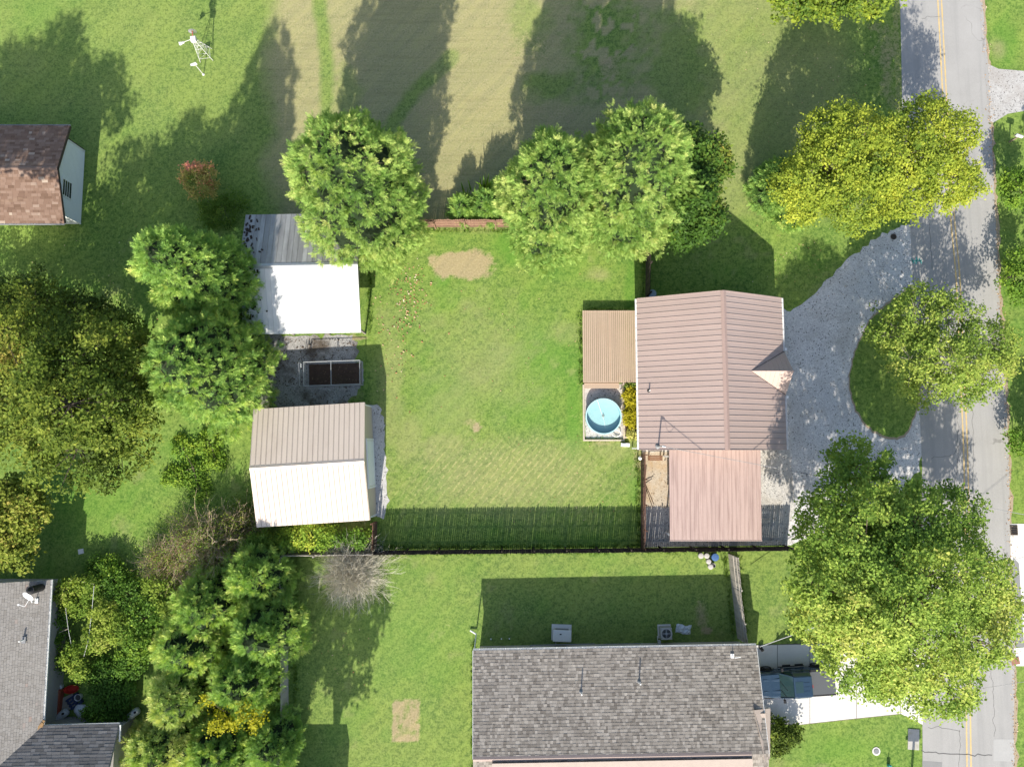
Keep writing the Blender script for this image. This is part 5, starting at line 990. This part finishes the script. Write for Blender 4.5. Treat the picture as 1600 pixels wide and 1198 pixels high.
def leafy(name, label, base, lobes, seed, mat, leaf=.2, dens=1., trunk=None, barkm=None, cat='tree', group=None, clump=.42, tint=0., shade=.0, flat=.7, patches=(), nleaf=34, twigs=0, cl=1.):
    """lobes: (x, y, z, r, rz) relative to the base, clumps of leaves on every lobe's shell, carried on limbs"""
    rr = np.random.default_rng(seed); barkm = barkm or BARK; t = thing(name, label, cat, (base[0], base[1], 0), 0, group)
    zc = np.mean([l[2] for l in lobes]); P = []; L = MB(); O = []; tw = MB()
    th = trunk[0] if trunk else max(.1, zc * .45); tr_ = trunk[1] if trunk else .06
    part('trunk', trunk_mb(th, tr_), barkm, t)
    for (x, y, z, r, rz) in lobes:
        mid = Vector((x * .45, y * .45, th * .8 + (z - th * .8) * .5)); L.tube((0, 0, th * .72), mid, tr_ * .55, tr_ * .4, 6, False); L.tube(mid, (x, y, z), tr_ * .4, tr_ * .15, 6, False)
        n = max(3, int(dens * 9.5 * r * r / (clump * clump) * .32 * cl)); a = rr.random(n) * 6.2832; c = rr.uniform(-.45, 1, n); q = np.sqrt(1 - c * c); k = rr.uniform(.45, 1.06, n) ** .6
        k *= 1 + .22 * (vnoise(np.cos(a) * 2 + 5 * x, np.sin(a) * 2 + 3 * y, seed) - .5) * 2
        c3 = np.stack([x + r * k * q * np.cos(a), y + r * k * q * np.sin(a), z + rz * k * c], 1); P.append(c3); O.append(np.tile([x, y, z - rz * .6], (n, 1)))
        for e in c3[::max(1, n // (6 + twigs))]:
            m2 = Vector((x, y, z)).lerp(Vector(e), .5) + Vector((0, 0, .05)); L.tube((x, y, z), m2, tr_ * .16, tr_ * .1, 4, False); L.tube(m2, e, tr_ * .1, .008, 4, False)
    part('limbs', L, barkm, t, kind='stuff')
    P = np.concatenate(P); O = np.concatenate(O); P[:, 2] = np.maximum(P[:, 2], .12)
    nn = rr.integers(int(nleaf * .6), int(nleaf * 1.4) + 1, len(P)); bi = np.repeat(np.arange(len(P)), nn); N = len(bi)
    off = rr.normal(0, 1, (N, 3)) * np.array([clump * .55, clump * .55, clump * .38]); pos = P[bi] + off; pos[:, 2] = np.maximum(pos[:, 2], .04)
    outw = unit(pos - O[bi]); a = rr.random(N) * 6.2832; d = np.stack([np.cos(a), np.sin(a), rr.normal(-.15, .35, N)], 1) + outw * .35
    up = np.array([0, 0, flat * .8]) + outw * .9 + rr.normal(0, .42, (N, 3))
    ct = rr.normal(0, .10, len(P))[bi] + .22 * (vnoise(P[:, 0] * .55 + 3, P[:, 1] * .55, seed + 5) - .5)[bi] * 2
    tn = .45 + ct + rr.normal(0, .075, N) + tint
    for (x, y, r, k) in patches: tn = tn + k * np.exp(-((pos[:, 0] - x) ** 2 + (pos[:, 1] - y) ** 2) / (r * r))
    V, F, T = place(pos, d, up, leaf * 1.12 * rr.uniform(.6, 1.3, N), LFV, LFF, np.clip(tn, 0, 1))
    link('crown', fastmesh('crown', V, F, mat, T), t); return t
def twiggy(name, label, base, Rr, h, n, seed, mat=TWIG, cat='bush', group=None, leaves=None, thick=.011, splay=1.0, sub=5, lmat=None):
    """bare many-stemmed bush: stems that fork twice"""
    rr = np.random.default_rng(seed); t = thing(name, label, cat, (base[0], base[1], 0), 0, group); V, F, T, ends = [], [], [], []
    def stick(p, q, r0, r1, tn):
        d = unit((q - p)[None])[0]; a = np.cross(d, [0.3, .2, .9]); a /= np.linalg.norm(a) + 1e-9; b = np.cross(d, a); o = len(V) * 0 + sum(0 for _ in ()); base_i = stick.i
        for (c, r) in ((p, r0), (q, r1)):
            for k in range(3): V.append(c + r * (a * math.cos(2.094 * k) + b * math.sin(2.094 * k)))
        for k in range(3): F.append((base_i + k, base_i + (k + 1) % 3, base_i + 3 + (k + 1) % 3, base_i + 3 + k))
        T.extend([tn] * 6); stick.i += 6
    stick.i = 0; trunkV = MB()
    for i in range(n):
        az = rr.random() * 6.2832; el = math.acos(rr.random() ** .55 * .98 + .01) * splay; el = min(el, 1.45); d = np.array([math.cos(az) * math.sin(el), math.sin(az) * math.sin(el), math.cos(el)])
        L = (h * math.cos(el) ** 2 + Rr * math.sin(el) ** 2) * rr.uniform(.7, 1.08); p0 = np.array([d[0] * .12, d[1] * .12, .02]); tn = np.clip(rr.normal(.5, .2), 0, 1)
        pm = p0 + d * L * .5 + rr.normal(0, .05, 3) * L; p1 = pm + (d + rr.normal(0, .18, 3)) * L * .5
        stick(p0, pm, thick * 1.6, thick * 1.1, tn); stick(pm, p1, thick * 1.1, thick * .45, tn)
        for k in range(sub):
            s = rr.uniform(.35, .98); q0 = p0 + (pm - p0) * s * 2 if s < .5 else pm + (p1 - pm) * (s - .5) * 2; dd = d + rr.normal(0, .55, 3); dd /= np.linalg.norm(dd); q1 = q0 + dd * L * rr.uniform(.12, .34); q1[2] = max(q1[2], .05)
            stick(q0, q1, thick * .75, thick * .35, np.clip(tn + rr.normal(.08, .15), 0, 1)); ends.append(q1)
            q2 = q1 + (dd + rr.normal(0, .6, 3)) * L * .1; stick(q0 * .3 + q1 * .7, q2, thick * .5, thick * .3, np.clip(tn + .1, 0, 1))
    link('stems', fastmesh('stems', np.array(V), np.array(F), mat, np.array(T)), t)
    if leaves:
        E = np.array(ends); E = E[rr.random(len(E)) < leaves[1]]; bi = np.repeat(np.arange(len(E)), leaves[2]); N = len(bi); pos = E[bi] + rr.normal(0, .16, (N, 3)); pos[:, 2] = np.maximum(pos[:, 2], .05)
        a = rr.random(N) * 6.28; V2, F2, T2 = place(pos, np.stack([np.cos(a), np.sin(a), rr.normal(0, .4, N)], 1), np.array([0, 0, .8]) + rr.normal(0, .5, (N, 3)), leaves[0] * rr.uniform(.6, 1.3, N), LFV, LFF, np.clip(rr.normal(.5, .22, N), 0, 1))
        link('foliage', fastmesh('foliage', V2, F2, lmat or OLV, T2), t)
    return t
def xy(px, py, z=0): p = W(px, py, z); return (p.x, p.y)
def lob(base, items):
    """lobes read off the photo: (px, py, z, radius, rz) -> relative to the base"""
    out = []
    for px, py, z, r, rz in items: p = W(px, py, z + rz * .4); out.append((p.x - base[0], p.y - base[1], z, r, rz))
    return out

# ---- tall conifers along the fence
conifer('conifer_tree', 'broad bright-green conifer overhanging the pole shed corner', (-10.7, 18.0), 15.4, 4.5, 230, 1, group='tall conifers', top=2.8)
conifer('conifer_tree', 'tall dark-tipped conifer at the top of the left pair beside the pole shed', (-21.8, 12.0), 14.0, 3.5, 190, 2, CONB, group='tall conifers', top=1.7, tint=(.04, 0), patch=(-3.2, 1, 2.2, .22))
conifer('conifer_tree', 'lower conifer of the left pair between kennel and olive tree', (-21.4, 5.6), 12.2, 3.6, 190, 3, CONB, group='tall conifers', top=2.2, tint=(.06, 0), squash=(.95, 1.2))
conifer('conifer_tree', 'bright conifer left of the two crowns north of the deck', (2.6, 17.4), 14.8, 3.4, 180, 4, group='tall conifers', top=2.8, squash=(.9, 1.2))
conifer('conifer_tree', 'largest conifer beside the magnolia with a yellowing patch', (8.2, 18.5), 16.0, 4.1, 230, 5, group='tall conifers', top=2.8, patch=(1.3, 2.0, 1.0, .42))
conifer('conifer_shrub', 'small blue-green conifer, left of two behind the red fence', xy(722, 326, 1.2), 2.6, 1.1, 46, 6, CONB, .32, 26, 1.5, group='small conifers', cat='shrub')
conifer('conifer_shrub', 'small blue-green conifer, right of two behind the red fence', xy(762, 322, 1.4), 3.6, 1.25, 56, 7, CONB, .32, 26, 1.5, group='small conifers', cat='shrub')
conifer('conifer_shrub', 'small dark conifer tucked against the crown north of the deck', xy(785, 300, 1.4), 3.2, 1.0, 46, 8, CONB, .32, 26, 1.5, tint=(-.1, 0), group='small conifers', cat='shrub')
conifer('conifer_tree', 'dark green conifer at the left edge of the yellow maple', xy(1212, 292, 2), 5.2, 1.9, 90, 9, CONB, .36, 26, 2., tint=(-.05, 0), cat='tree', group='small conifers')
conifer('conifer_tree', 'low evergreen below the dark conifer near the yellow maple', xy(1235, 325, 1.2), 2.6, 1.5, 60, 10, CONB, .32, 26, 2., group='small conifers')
# ---- magnolia
mg = xy(1076, 292, 4.8); leafy('magnolia_tree', 'dark glossy magnolia beside the largest conifer', mg, lob(mg, [(1085, 275, 5.5, 2.3, 2.2), (1062, 330, 4.5, 1.9, 1.9), (1098, 335, 4.4, 1.8, 1.8), (1080, 235, 7, 1.8, 2.0), (1105, 250, 5.5, 1.6, 1.7), (1072, 360, 2.8, 1.3, 1.2), (1075, 290, 8.2, 1.7, 1.5)]), 21, MAG, .24, 1.5, (5, .2), BARKD, clump=.42, flat=.9)
# ---- maples and road trees
mp = xy(1380, 262, 5); leafy('maple_tree', 'yellow maple leaning over the road at upper right', mp, lob(mp, [(1300, 255, 6.5, 3.1, 2.2), (1265, 290, 5.2, 2.4, 1.8), (1345, 300, 6.0, 2.8, 2.0), (1350, 225, 7.2, 3.0, 2.3), (1300, 205, 6.8, 1.9, 1.7), (1420, 235, 7.2, 3.0, 2.4), (1470, 215, 6.6, 2.5, 2.0), (1480, 270, 5.8, 2.6, 1.9), (1420, 295, 6., 2.2, 1.8), (1510, 200, 6., 1.3, 1.2), (1450, 180, 7., 1.7, 1.5), (1505, 290, 5., 1.3, 1.2)]),
      22, MAP, .175, 1.1, (4.5, .26), clump=.40, tint=-.03, patches=((-4.2, 2.8, 1.6, -.25), (0, 3.4, 1.8, -.3), (-2, -1, 1.2, -.2)), twigs=4)
bm_ = xy(1405, 900, 6.5); leafy('maple_tree', 'large maple at lower right, dark green inside and lime at its edges', bm_, lob(bm_, [(1345, 725, 7.5, 1.9, 2.6), (1350, 775, 8.5, 2.8, 2.6), (1305, 840, 7.5, 2.4, 2.0), (1280, 905, 6.6, 1.9, 1.6), (1365, 850, 10.5, 3.6, 2.7), (1440, 825, 9.5, 3.2, 2.5), (1490, 800, 7.5, 2.1, 1.8), (1350, 930, 10., 3.6, 2.5), (1300, 975, 6.8, 2.3, 1.8), (1430, 920, 11.2, 4.0, 2.8), (1505, 900, 8.8, 3.0, 2.2), (1545, 930, 7.2, 2.5, 1.9),
      (1360, 1020, 8., 3.0, 2.0), (1450, 1010, 9., 3.5, 2.3), (1525, 1000, 7.6, 2.6, 2.0), (1420, 1070, 6.4, 2.2, 1.6), (1490, 1080, 6.2, 2.2, 1.6), (1380, 1060, 6.0, 1.6, 1.3), (1575, 965, 6.2, 1.7, 1.5)]),
      23, MAPG, .185, .9, (6., .42), clump=.42, tint=.0, patches=((-7, -2.5, 3.2, .34), (6.5, -2.5, 4., .30), (0, -6.5, 4., .28), (-3.5, 6, 2.5, .12)), twigs=4, nleaf=38)
rt = xy(1478, 545, 3.5); leafy('roadside_tree', 'open lime-green tree on the grass island with pale twigs showing', rt, lob(rt, [(1440, 490, 5.2, 2.2, 1.7), (1400, 520, 4.6, 1.6, 1.3), (1490, 500, 5.6, 2.2, 1.7), (1540, 530, 5.0, 2.1, 1.6), (1430, 560, 5.2, 2.1, 1.6), (1490, 560, 6.2, 2.4, 1.8), (1550, 570, 4.6, 1.9, 1.4), (1460, 605, 4.4, 1.7, 1.3), (1520, 600, 4.4, 1.6, 1.3), (1385, 500, 4., .9, .9), (1575, 545, 4.2, 1.1, 1.)]), 24, LIME, .17, 1.15, (3.5, .2), BARKG, clump=.45, twigs=12, nleaf=30)
tt = xy(1300, -45, 4); leafy('shade_tree', 'yellow-green tree cut off by the top edge beside the road', tt, lob(tt, [(1245, -12, 5, 1.9, 1.5), (1300, -22, 6, 2.4, 1.8), (1355, -20, 5.4, 2.0, 1.5), (1300, -60, 7, 3, 2), (1410, -30, 5, 1.4, 1.2), (1250, -60, 6, 2.5, 2)]), 25, MAP, .23, .8, (4, .2), clump=.45, tint=-.28, twigs=5)
for k, (px, py, z, items, lab) in enumerate(((1597, 290, 2, [(1592, 282, 2.2, 1.1, 1.), (1604, 300, 2.6, 1.4, 1.2)], 'pale leafy shrub at the right edge level with the yellow maple'), (1600, 425, 2, [(1596, 405, 2.2, 1.0, 1.), (1602, 440, 2.4, 1.3, 1.1), (1592, 455, 1.6, .8, .8)], 'round shrub at the right edge above the roadside tree'), (1602, 690, 1.5, [(1602, 690, 1.5, 1.0, 1.)], 'small shrub at the right edge below the roadside tree'))):
    b_ = xy(px, py, z); leafy('edge_shrub', lab, b_, lob(b_, items), 30 + k, SHR, .17, 1.1, (1.2, .07), cat='shrub', clump=.35)
for k, (px, py, h) in enumerate(((1660, 360, 9), (1660, 560, 9), (1650, 770, 7))):
    b_ = (W(px, py).x, W(px, py).y); leafy('shade_tree', ('shade tree just off the right edge beside the upper mailbox', 'shade tree off the right edge opposite the grass island', 'shade tree off the right edge opposite the big maple')[k], b_, [(0, 0, h * .6, 3., 2.6), (-1.2, 1.5, h * .55, 2.2, 2.), (1.5, -1, h * .55, 2.4, 2.)], 34 + k, SHR, .3, .6, (h * .5, .2))
# ---- left side
ol = xy(95, 610, 9.); leafy('olive_tree', 'large olive-brown autumn tree at the left edge', ol, lob(ol, [(40, 530, 8.5, 2.6, 2.0), (100, 560, 10.5, 3.2, 2.4), (165, 560, 8.5, 2.6, 2.0), (30, 600, 10.0, 3.0, 2.2), (95, 630, 11.8, 3.4, 2.4), (165, 630, 9.4, 2.9, 2.2), (40, 680, 9.0, 2.7, 2.0), (110, 700, 9.0, 2.9, 2.0), (180, 690, 7.8, 2.3, 1.7), (-20, 640, 9.0, 3, 2.2), (205, 590, 7.0, 1.6, 1.4)]), 40, OLV, .21, 1.0, (6, .34), BARKD, clump=.5, tint=-.02, patches=((-4, 1, 2.2, .22), (-1.5, -3, 2., .2), (-2.5, 3.2, 2., .28)), twigs=6)
b_ = xy(45, 478, 3.5); leafy('shade_filled_tree', 'brown-twigged tree behind the olive-brown tree, crown filled in to cast shade', b_, lob(b_, [(45, 470, 4.5, 2.4, 1.8), (110, 500, 4.2, 2.2, 1.7), (0, 500, 4.4, 2.2, 1.8), (170, 515, 3.6, 1.8, 1.4), (15, 475, 2.2, 2.3, 1.9), (80, 490, 2.2, 2.3, 1.9), (140, 505, 2.2, 2.1, 1.8), (195, 525, 1.9, 1.7, 1.5), (-40, 480, 3, 3, 2.6)]), 41, OLV, .2, .95, (4, .2), BARKD, clump=.5, tint=-.12, twigs=26)  # leaf tint darkened as shade; low lobes added to block the sun
leafy('shade_tree', 'tall tree just off the left edge shading the white house', (-46.0, 8.), [(5, 0, 14.2, 2.6, 1.5), (7.4, 0, 13.8, 2.4, 1.3), (9.6, -.3, 13.4, 2.0, 1.2), (6.2, .5, 15.4, 1.8, 1.2), (2, 0, 13.8, 2.4, 1.4), (11.2, -.6, 12.8, 1.6, 1.1)], 42, OLV, .32, .8, (18, .3), BARKD, clump=.6)
b_ = xy(15, 815, 3.5); leafy('edge_tree', 'yellow-tinged tree at the left edge above the corner house', b_, lob(b_, [(20, 780, 4.2, 1.7, 1.4), (35, 800, 3.8, 1.5, 1.2), (10, 830, 4., 1.8, 1.4), (15, 865, 3.2, 1.4, 1.1), (-20, 800, 4.5, 2.2, 1.7)]), 43, OLV, .24, 1.05, (3, .18), clump=.42, tint=.12)
b_ = xy(307, 276, 1.6); leafy('flowering_shrub', 'small shrub with pinkish-red blossom on the upper-left lawn', b_, lob(b_, [(300, 266, 1.9, .8, .7), (318, 270, 2., .9, .7), (308, 288, 1.7, 1.0, .7), (292, 282, 1.5, .7, .5), (322, 288, 1.6, .8, .6)]), 44, REDL, .15, .9, (1.4, .06), cat='shrub', clump=.3, patches=((0, -.6, .7, -.35), (0, .7, .6, .25)))
b_ = xy(330, 330, .6); leafy('low_shrub', 'low yellowish shrub between the blossom shrub and the pole shed', b_, lob(b_, [(330, 318, .7, .9, .5), (350, 330, .7, 1.0, .5), (325, 340, .6, .8, .5), (365, 312, .6, .9, .5)]), 45, WEED, .13, 1.0, (.5, .05), cat='shrub', clump=.32, tint=-.15)
leafy('shade_tree', 'tree just below the bottom edge shading the south lawn beside the pale fence', (-14.2, -29.5), [(0, 0, 8.6, 2.6, 2.2), (-1.4, .5, 9.6, 2.2, 1.8), (1.2, .5, 10.2, 1.7, 1.5), (-1., 0, 11.4, 1.5, 1.3)], 46, SHR, .26, .9, (7, .25), clump=.5)
# ---- garden, thicket and bushes at lower left
twiggy('bare_bush', 'domed grey leafless bush on the pale fence below the garage', xy(556, 893, .2), 2.9, 2.2, 430, 50, thick=.0095, sub=12)
b_ = xy(330, 850, .4); twiggy('twig_bush', 'tan half-bare bush with pale stems west of the garage corner', b_, 3.3, 2.9, 260, 51, TWIGB, leaves=(.12, .5, 5), thick=.014, sub=8, lmat=WEED)
b_ = xy(270, 880, .3); twiggy('twig_bush', 'dry straw-coloured bush at the head of the thicket', b_, 2.6, 1.6, 280, 52, TWIGB, leaves=(.11, .35, 4), thick=.013, sub=8, lmat=WEED)
b_ = xy(385, 825, .3); twiggy('twig_bush', 'reddish half-bare bush against the garage south-west corner', b_, 2.0, 2.4, 130, 53, TWIGB, leaves=(.13, .6, 6), thick=.013, lmat=OLV)
for k, (px, py, h, r, tn, mt, lab) in enumerate(((405, 895, 5., 2.1, .0, CONB, 'dark evergreen at the top right of the thicket against the pale fence'), (330, 945, 5.2, 2.3, .03, CONB, 'evergreen in the upper middle of the thicket'), (415, 985, 5.6, 2.2, -.08, CONB, 'deep green evergreen along the pale fence in mid thicket'), (300, 1010, 5., 2.2, .05, CONB, 'lighter evergreen on the garden side of the thicket'),
        (385, 1060, 5.4, 2.2, -.05, CONB, 'evergreen directly above the amber shrub'), (288, 1085, 5.2, 2.0, .1, CON, 'bright feathery evergreen beside the white tank'), (258, 1168, 4.6, 2.0, .1, CON, 'bright evergreen at the bottom edge beside the wing roof'), (228, 1172, 3.4, 1.5, .08, CON, 'small bright evergreen against the wing roof corner'), (340, 1175, 4.4, 2.2, -.02, CONB, 'evergreen at the bottom edge below the amber shrub'), (430, 1165, 4.2, 2.0, -.08, CONB, 'dark evergreen at the bottom right of the thicket'))):
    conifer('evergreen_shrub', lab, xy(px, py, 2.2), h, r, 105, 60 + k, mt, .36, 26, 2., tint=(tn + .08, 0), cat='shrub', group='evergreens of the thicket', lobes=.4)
b_ = xy(362, 1120, 2.2); leafy('amber_shrub', 'amber-yellow leaved shrub inside the thicket', b_, lob(b_, [(335, 1128, 4.3, .7, .5), (372, 1108, 4.5, .7, .6), (398, 1125, 4.2, .7, .5), (325, 1095, 4.4, .4, .4), (355, 1135, 4.0, .6, .5)]), 75, AMB, .16, .75, (2.4, .1), cat='shrub', clump=.34)
for k, (px, py, items, tn, mt, lab) in enumerate((((120), 930, [(105, 925, 1.4, 1.0, .6), (135, 915, 1.3, .9, .5), (120, 945, 1.2, 1.0, .6)], .06, WEED, 'yellow-green vines at the top of the garden trellis'), (170, 975, [(160, 965, 1.4, 1.2, .6), (190, 985, 1.3, 1.1, .6), (150, 1000, 1.3, 1.0, .5)], .14, WEED, 'sunlit yellow vines right of the garden trellis'), (115, 1040, [(110, 1030, 1.5, .9, .6), (125, 1050, 1.3, .8, .6)], .05, WEED, 'pale leafy vine clump just above the junk pile'),
        (180, 920, [(175, 905, .9, 1.3, .5), (200, 930, 1., 1.3, .6), (160, 890, .7, 1.1, .4)], -.12, SHR, 'green undergrowth above the garden trellis'), (205, 1010, [(215, 1000, 1.2, 1.3, .7), (200, 1035, 1., 1.2, .6), (225, 960, 1.3, 1.2, .7)], -.05, SHR, 'green undergrowth between garden and thicket'), (165, 1060, [(160, 1060, .8, 1.3, .5), (185, 1085, .8, 1.3, .5), (150, 1110, .8, 1.1, .5), (175, 1115, .7, 1.1, .5)], -.22, SHR, 'dark ground shrubs right of the junk pile'),
        (100, 970, [(92, 960, .9, .8, .5), (90, 1000, .8, .8, .5), (95, 1030, .8, .7, .4)], -.2, SHR, 'dark plants along the corner house wall'), (250, 930, [(245, 920, 1.2, 1.2, .7), (262, 950, 1.4, 1.2, .7)], .05, WEED, 'pale green shrub between the straw bush and the garden'))):
    b_ = xy(px, py, .8); leafy('garden_shrub', lab, b_, lob(b_, items), 80 + k, mt, .17, 1.15, (.8, .05), cat='shrub', clump=.34, tint=tn, group='plants of the overgrown garden')
for k, (px, py, items, tn, mt, lab) in enumerate(((480, 838, [(465, 842, 1.3, .8, .7), (490, 838, 1.6, .9, .8), (510, 842, 1.4, .8, .7), (445, 845, 1.1, .8, .6)], .25, SHR, 'lime-green shrub squeezed between garage and pale fence'), (545, 840, [(535, 842, 1.2, .8, .7), (560, 842, 1.2, .8, .7)], -.2, SHR, 'dark shrub between garage and fence corner'), (415, 850, [(405, 848, 1.4, .9, .7), (425, 852, 1.2, .8, .6)], .0, WEED, 'mixed shrub below the garage south-west corner'),
        (300, 730, [(285, 700, .16, .9, .14), (300, 735, .18, 1.0, .15), (270, 745, .15, .9, .12), (310, 765, .2, .8, .18)], .12, SHR, 'yellow-green weeds west of the garage'), (330, 700, [(325, 690, .3, .8, .22), (335, 720, .3, .8, .22)], .05, SHR, 'green weeds below the lower conifer'),
        (1220, 1150, [(1210, 1140, .9, .9, .7), (1228, 1150, .9, .9, .7), (1212, 1165, .8, .8, .6), (1240, 1143, .7, .6, .5)], -.1, OLV, 'rounded dark shrub by the concrete drive and pale porch'))):
    b_ = xy(px, py, .7); leafy('yard_shrub', lab, b_, lob(b_, items), 95 + k, mt, .16, 1.2, (.7, .05), cat='shrub', clump=.32, tint=tn)
for k, (px, py, lab) in enumerate(((985, 622, 'gold-leaved shrub in the planting bed nearest the deck'), (985, 652, 'gold-leaved shrub in the lower half of the planting bed'))):
    b_ = (9.25, W(px, py, .5).y); leafy('gold_shrub', lab, b_, [(0, .25, .5, .48, .42), (.02, -.3, .48, .48, .4), (-.05, 0, .6, .4, .35)], 105 + k, YEL, .13, 1.6, (.4, .03), cat='shrub', clump=.22, flat=1.)
b_ = (9.25, W(985, 680, .3).y); leafy('pale_plant', 'pale grey-green plant at the foot of the planting bed', b_, [(0, 0, .3, .38, .25)], 108, LIME, .1, 1.6, (.25, .02), cat='plant', clump=.2, tint=.3)
b_ = (9.25, W(985, 602, .3).y); leafy('pale_plant', 'green plant at the top of the planting bed by the deck', b_, [(0, 0, .35, .4, .28)], 109, LIME, .12, 1.4, (.25, .02), cat='plant', clump=.2)
# tall reedy grass shoots that throw spiky shade behind the fence
def shoots(label, base, n, h, seed, spread):
    rr = np.random.default_rng(seed); pos = np.zeros((n, 3)); pos[:, :2] = rr.normal(0, spread, (n, 2)); d = np.stack([rr.normal(0, .13, n), rr.normal(0, .13, n), np.ones(n)], 1); a = rr.random(n) * 6.28
    V, F, T = place(pos, d, np.stack([np.cos(a), np.sin(a), np.zeros(n)], 1), h * rr.uniform(.5, 1.1, n), BLV * np.array([1, .8, .8]), BLF, np.clip(rr.normal(.45, .2, n), 0, 1)); t = thing('reed_clump', label, 'grass', (*base, 0)); link('blades', fastmesh('blades', V, F, SHR, T), t)
shoots('tall reedy shoots behind the red fence', xy(764, 312), 60, 3.4, 120, .45); shoots('shorter reedy shoots left of the tall ones behind the fence', xy(735, 318), 50, 2.3, 121, .5)

# ---- ground cover: longer tufts at edges, fallen leaves
def tufts(name, pts, h, seed, mat, label, per=7):
    rr = np.random.default_rng(seed); P = np.repeat(np.array(pts), per, 0); n = len(P); pos = np.zeros((n, 3)); pos[:, :2] = P + rr.normal(0, .07, (n, 2)); d = np.stack([rr.normal(0, .5, n), rr.normal(0, .5, n), np.ones(n)], 1); a = rr.random(n) * 6.28
    V, F, T = place(pos, d, np.stack([np.cos(a), np.sin(a), np.zeros(n)], 1), h * rr.uniform(.5, 1.2, n), BLV * np.array([1, 1.6, 1]), BLF, np.clip(rr.normal(.4, .2, n), 0, 1)); stuff(name, fastmesh(name, V, F, mat, T), label, 'grass')
def along(a, b, step, w, rr): a, b = Vector(a), Vector(b); L = (b - a).length; return [tuple(a.lerp(b, rr.random()) + Vector((rr.gauss(0, w), rr.gauss(0, w)))) for _ in range(int(L / step))]
rq = random.Random(5); ep = []
for a, b in (((-10.4, -7.55), (9.9, -7.5)), ((-10.4, -8.05), (16.4, -7.85)), ((-10.9, 17.3), (10.7, 17.3)), ((9.75, -.3), (9.75, -7.6)), ((10.4, 12), (10.5, 17.3)), ((5.4, 5), (5.4, 10.7)), ((5.5, 10.85), (9.3, 10.85)), ((5.6, .65), (9, .65)), ((-2.9, -14.5), (-2.9, -24)), ((-16.6, -8.3), (-16.3, -19)), ((10.4, 11.5), (20, 11.5)), ((-11.3, 9), (-11.2, 17.5)), ((16.3, -8.3), (16.8, -14)), ((17.4, -8.3), (17.8, -14.2))): ep += along(a, b, .06, .09, rq)
tufts('grass_tufts', ep, .2, 130, SHR, 'longer grass along fences and walls')
def leaves(name, n, region, seed, cols, label, s=.1):
    rr = np.random.default_rng(seed); pos = region(rr, n); a = rr.random(n) * 6.28; V, F, T = place(pos, np.stack([np.cos(a), np.sin(a), rr.normal(0, .15, n)], 1), np.array([0, 0, 1.]) + rr.normal(0, .3, (n, 3)), s * rr.uniform(.5, 1.4, n), LFV, LFF, np.clip(rr.normal(.5, .25, n), 0, 1)); stuff(name, fastmesh(name, V, F, cols, T), label, 'leaves')
FALL = leafmat('fallen_leaf', [(0, (.20, .10, .05)), (.4, (.38, .22, .10)), (.75, (.58, .42, .26)), (1, (.70, .58, .42))], .1, .8)
def reg(lst):
    def f(rr, n):
        k = rr.integers(0, len(lst), n); q = np.array(lst)[k]; p = [W(a + rr.normal(0, b), c + rr.normal(0, d)) for a, c, b, d in q]; v = np.array([tuple(x) for x in p]); v[:, 2] = .05; return v
    return f
leaves('fallen_leaves', 260, reg([(640, 470, 22, 24), (640, 455, 12, 30), (615, 530, 15, 40)]), 140, FALL, 'pale fallen leaves on the lawn by the pole shed', .15)
leaves('fallen_leaves', 500, reg([(1300, 60, 50, 45), (1330, 120, 50, 60), (1250, 200, 40, 60), (1170, 60, 60, 40), (1380, 560, 30, 50), (150, 420, 60, 60), (1260, 420, 40, 40), (520, 1000, 40, 60), (780, 560, 90, 90), (930, 760, 60, 40)]), 141, FALL, 'scattered fallen leaves over the lawns', .09)
rl_ = [(p[0], p[1]) for p in rr_[2:-2]]
leaves('fallen_leaves', 900, lambda rr, n: np.array([(*(np.array(rl_[rr.integers(0, len(rl_))]) + rr.normal(0, .14, 2)), .03) for _ in range(n)]), 142, FALL, 'rusty leaf litter along the road edge', .1)
leaves('fallen_leaves', 420, lambda rr, n: np.stack([rr.uniform(-19.3, -12.2, n), rr.uniform(3, 8.6, n), np.full(n, .06)], 1), 143, leafmat('dark_leaf', [(0, (.05, .035, .025)), (1, (.16, .11, .07))], .0, .9), 'dark leaf litter over the kennel gravel', .13)
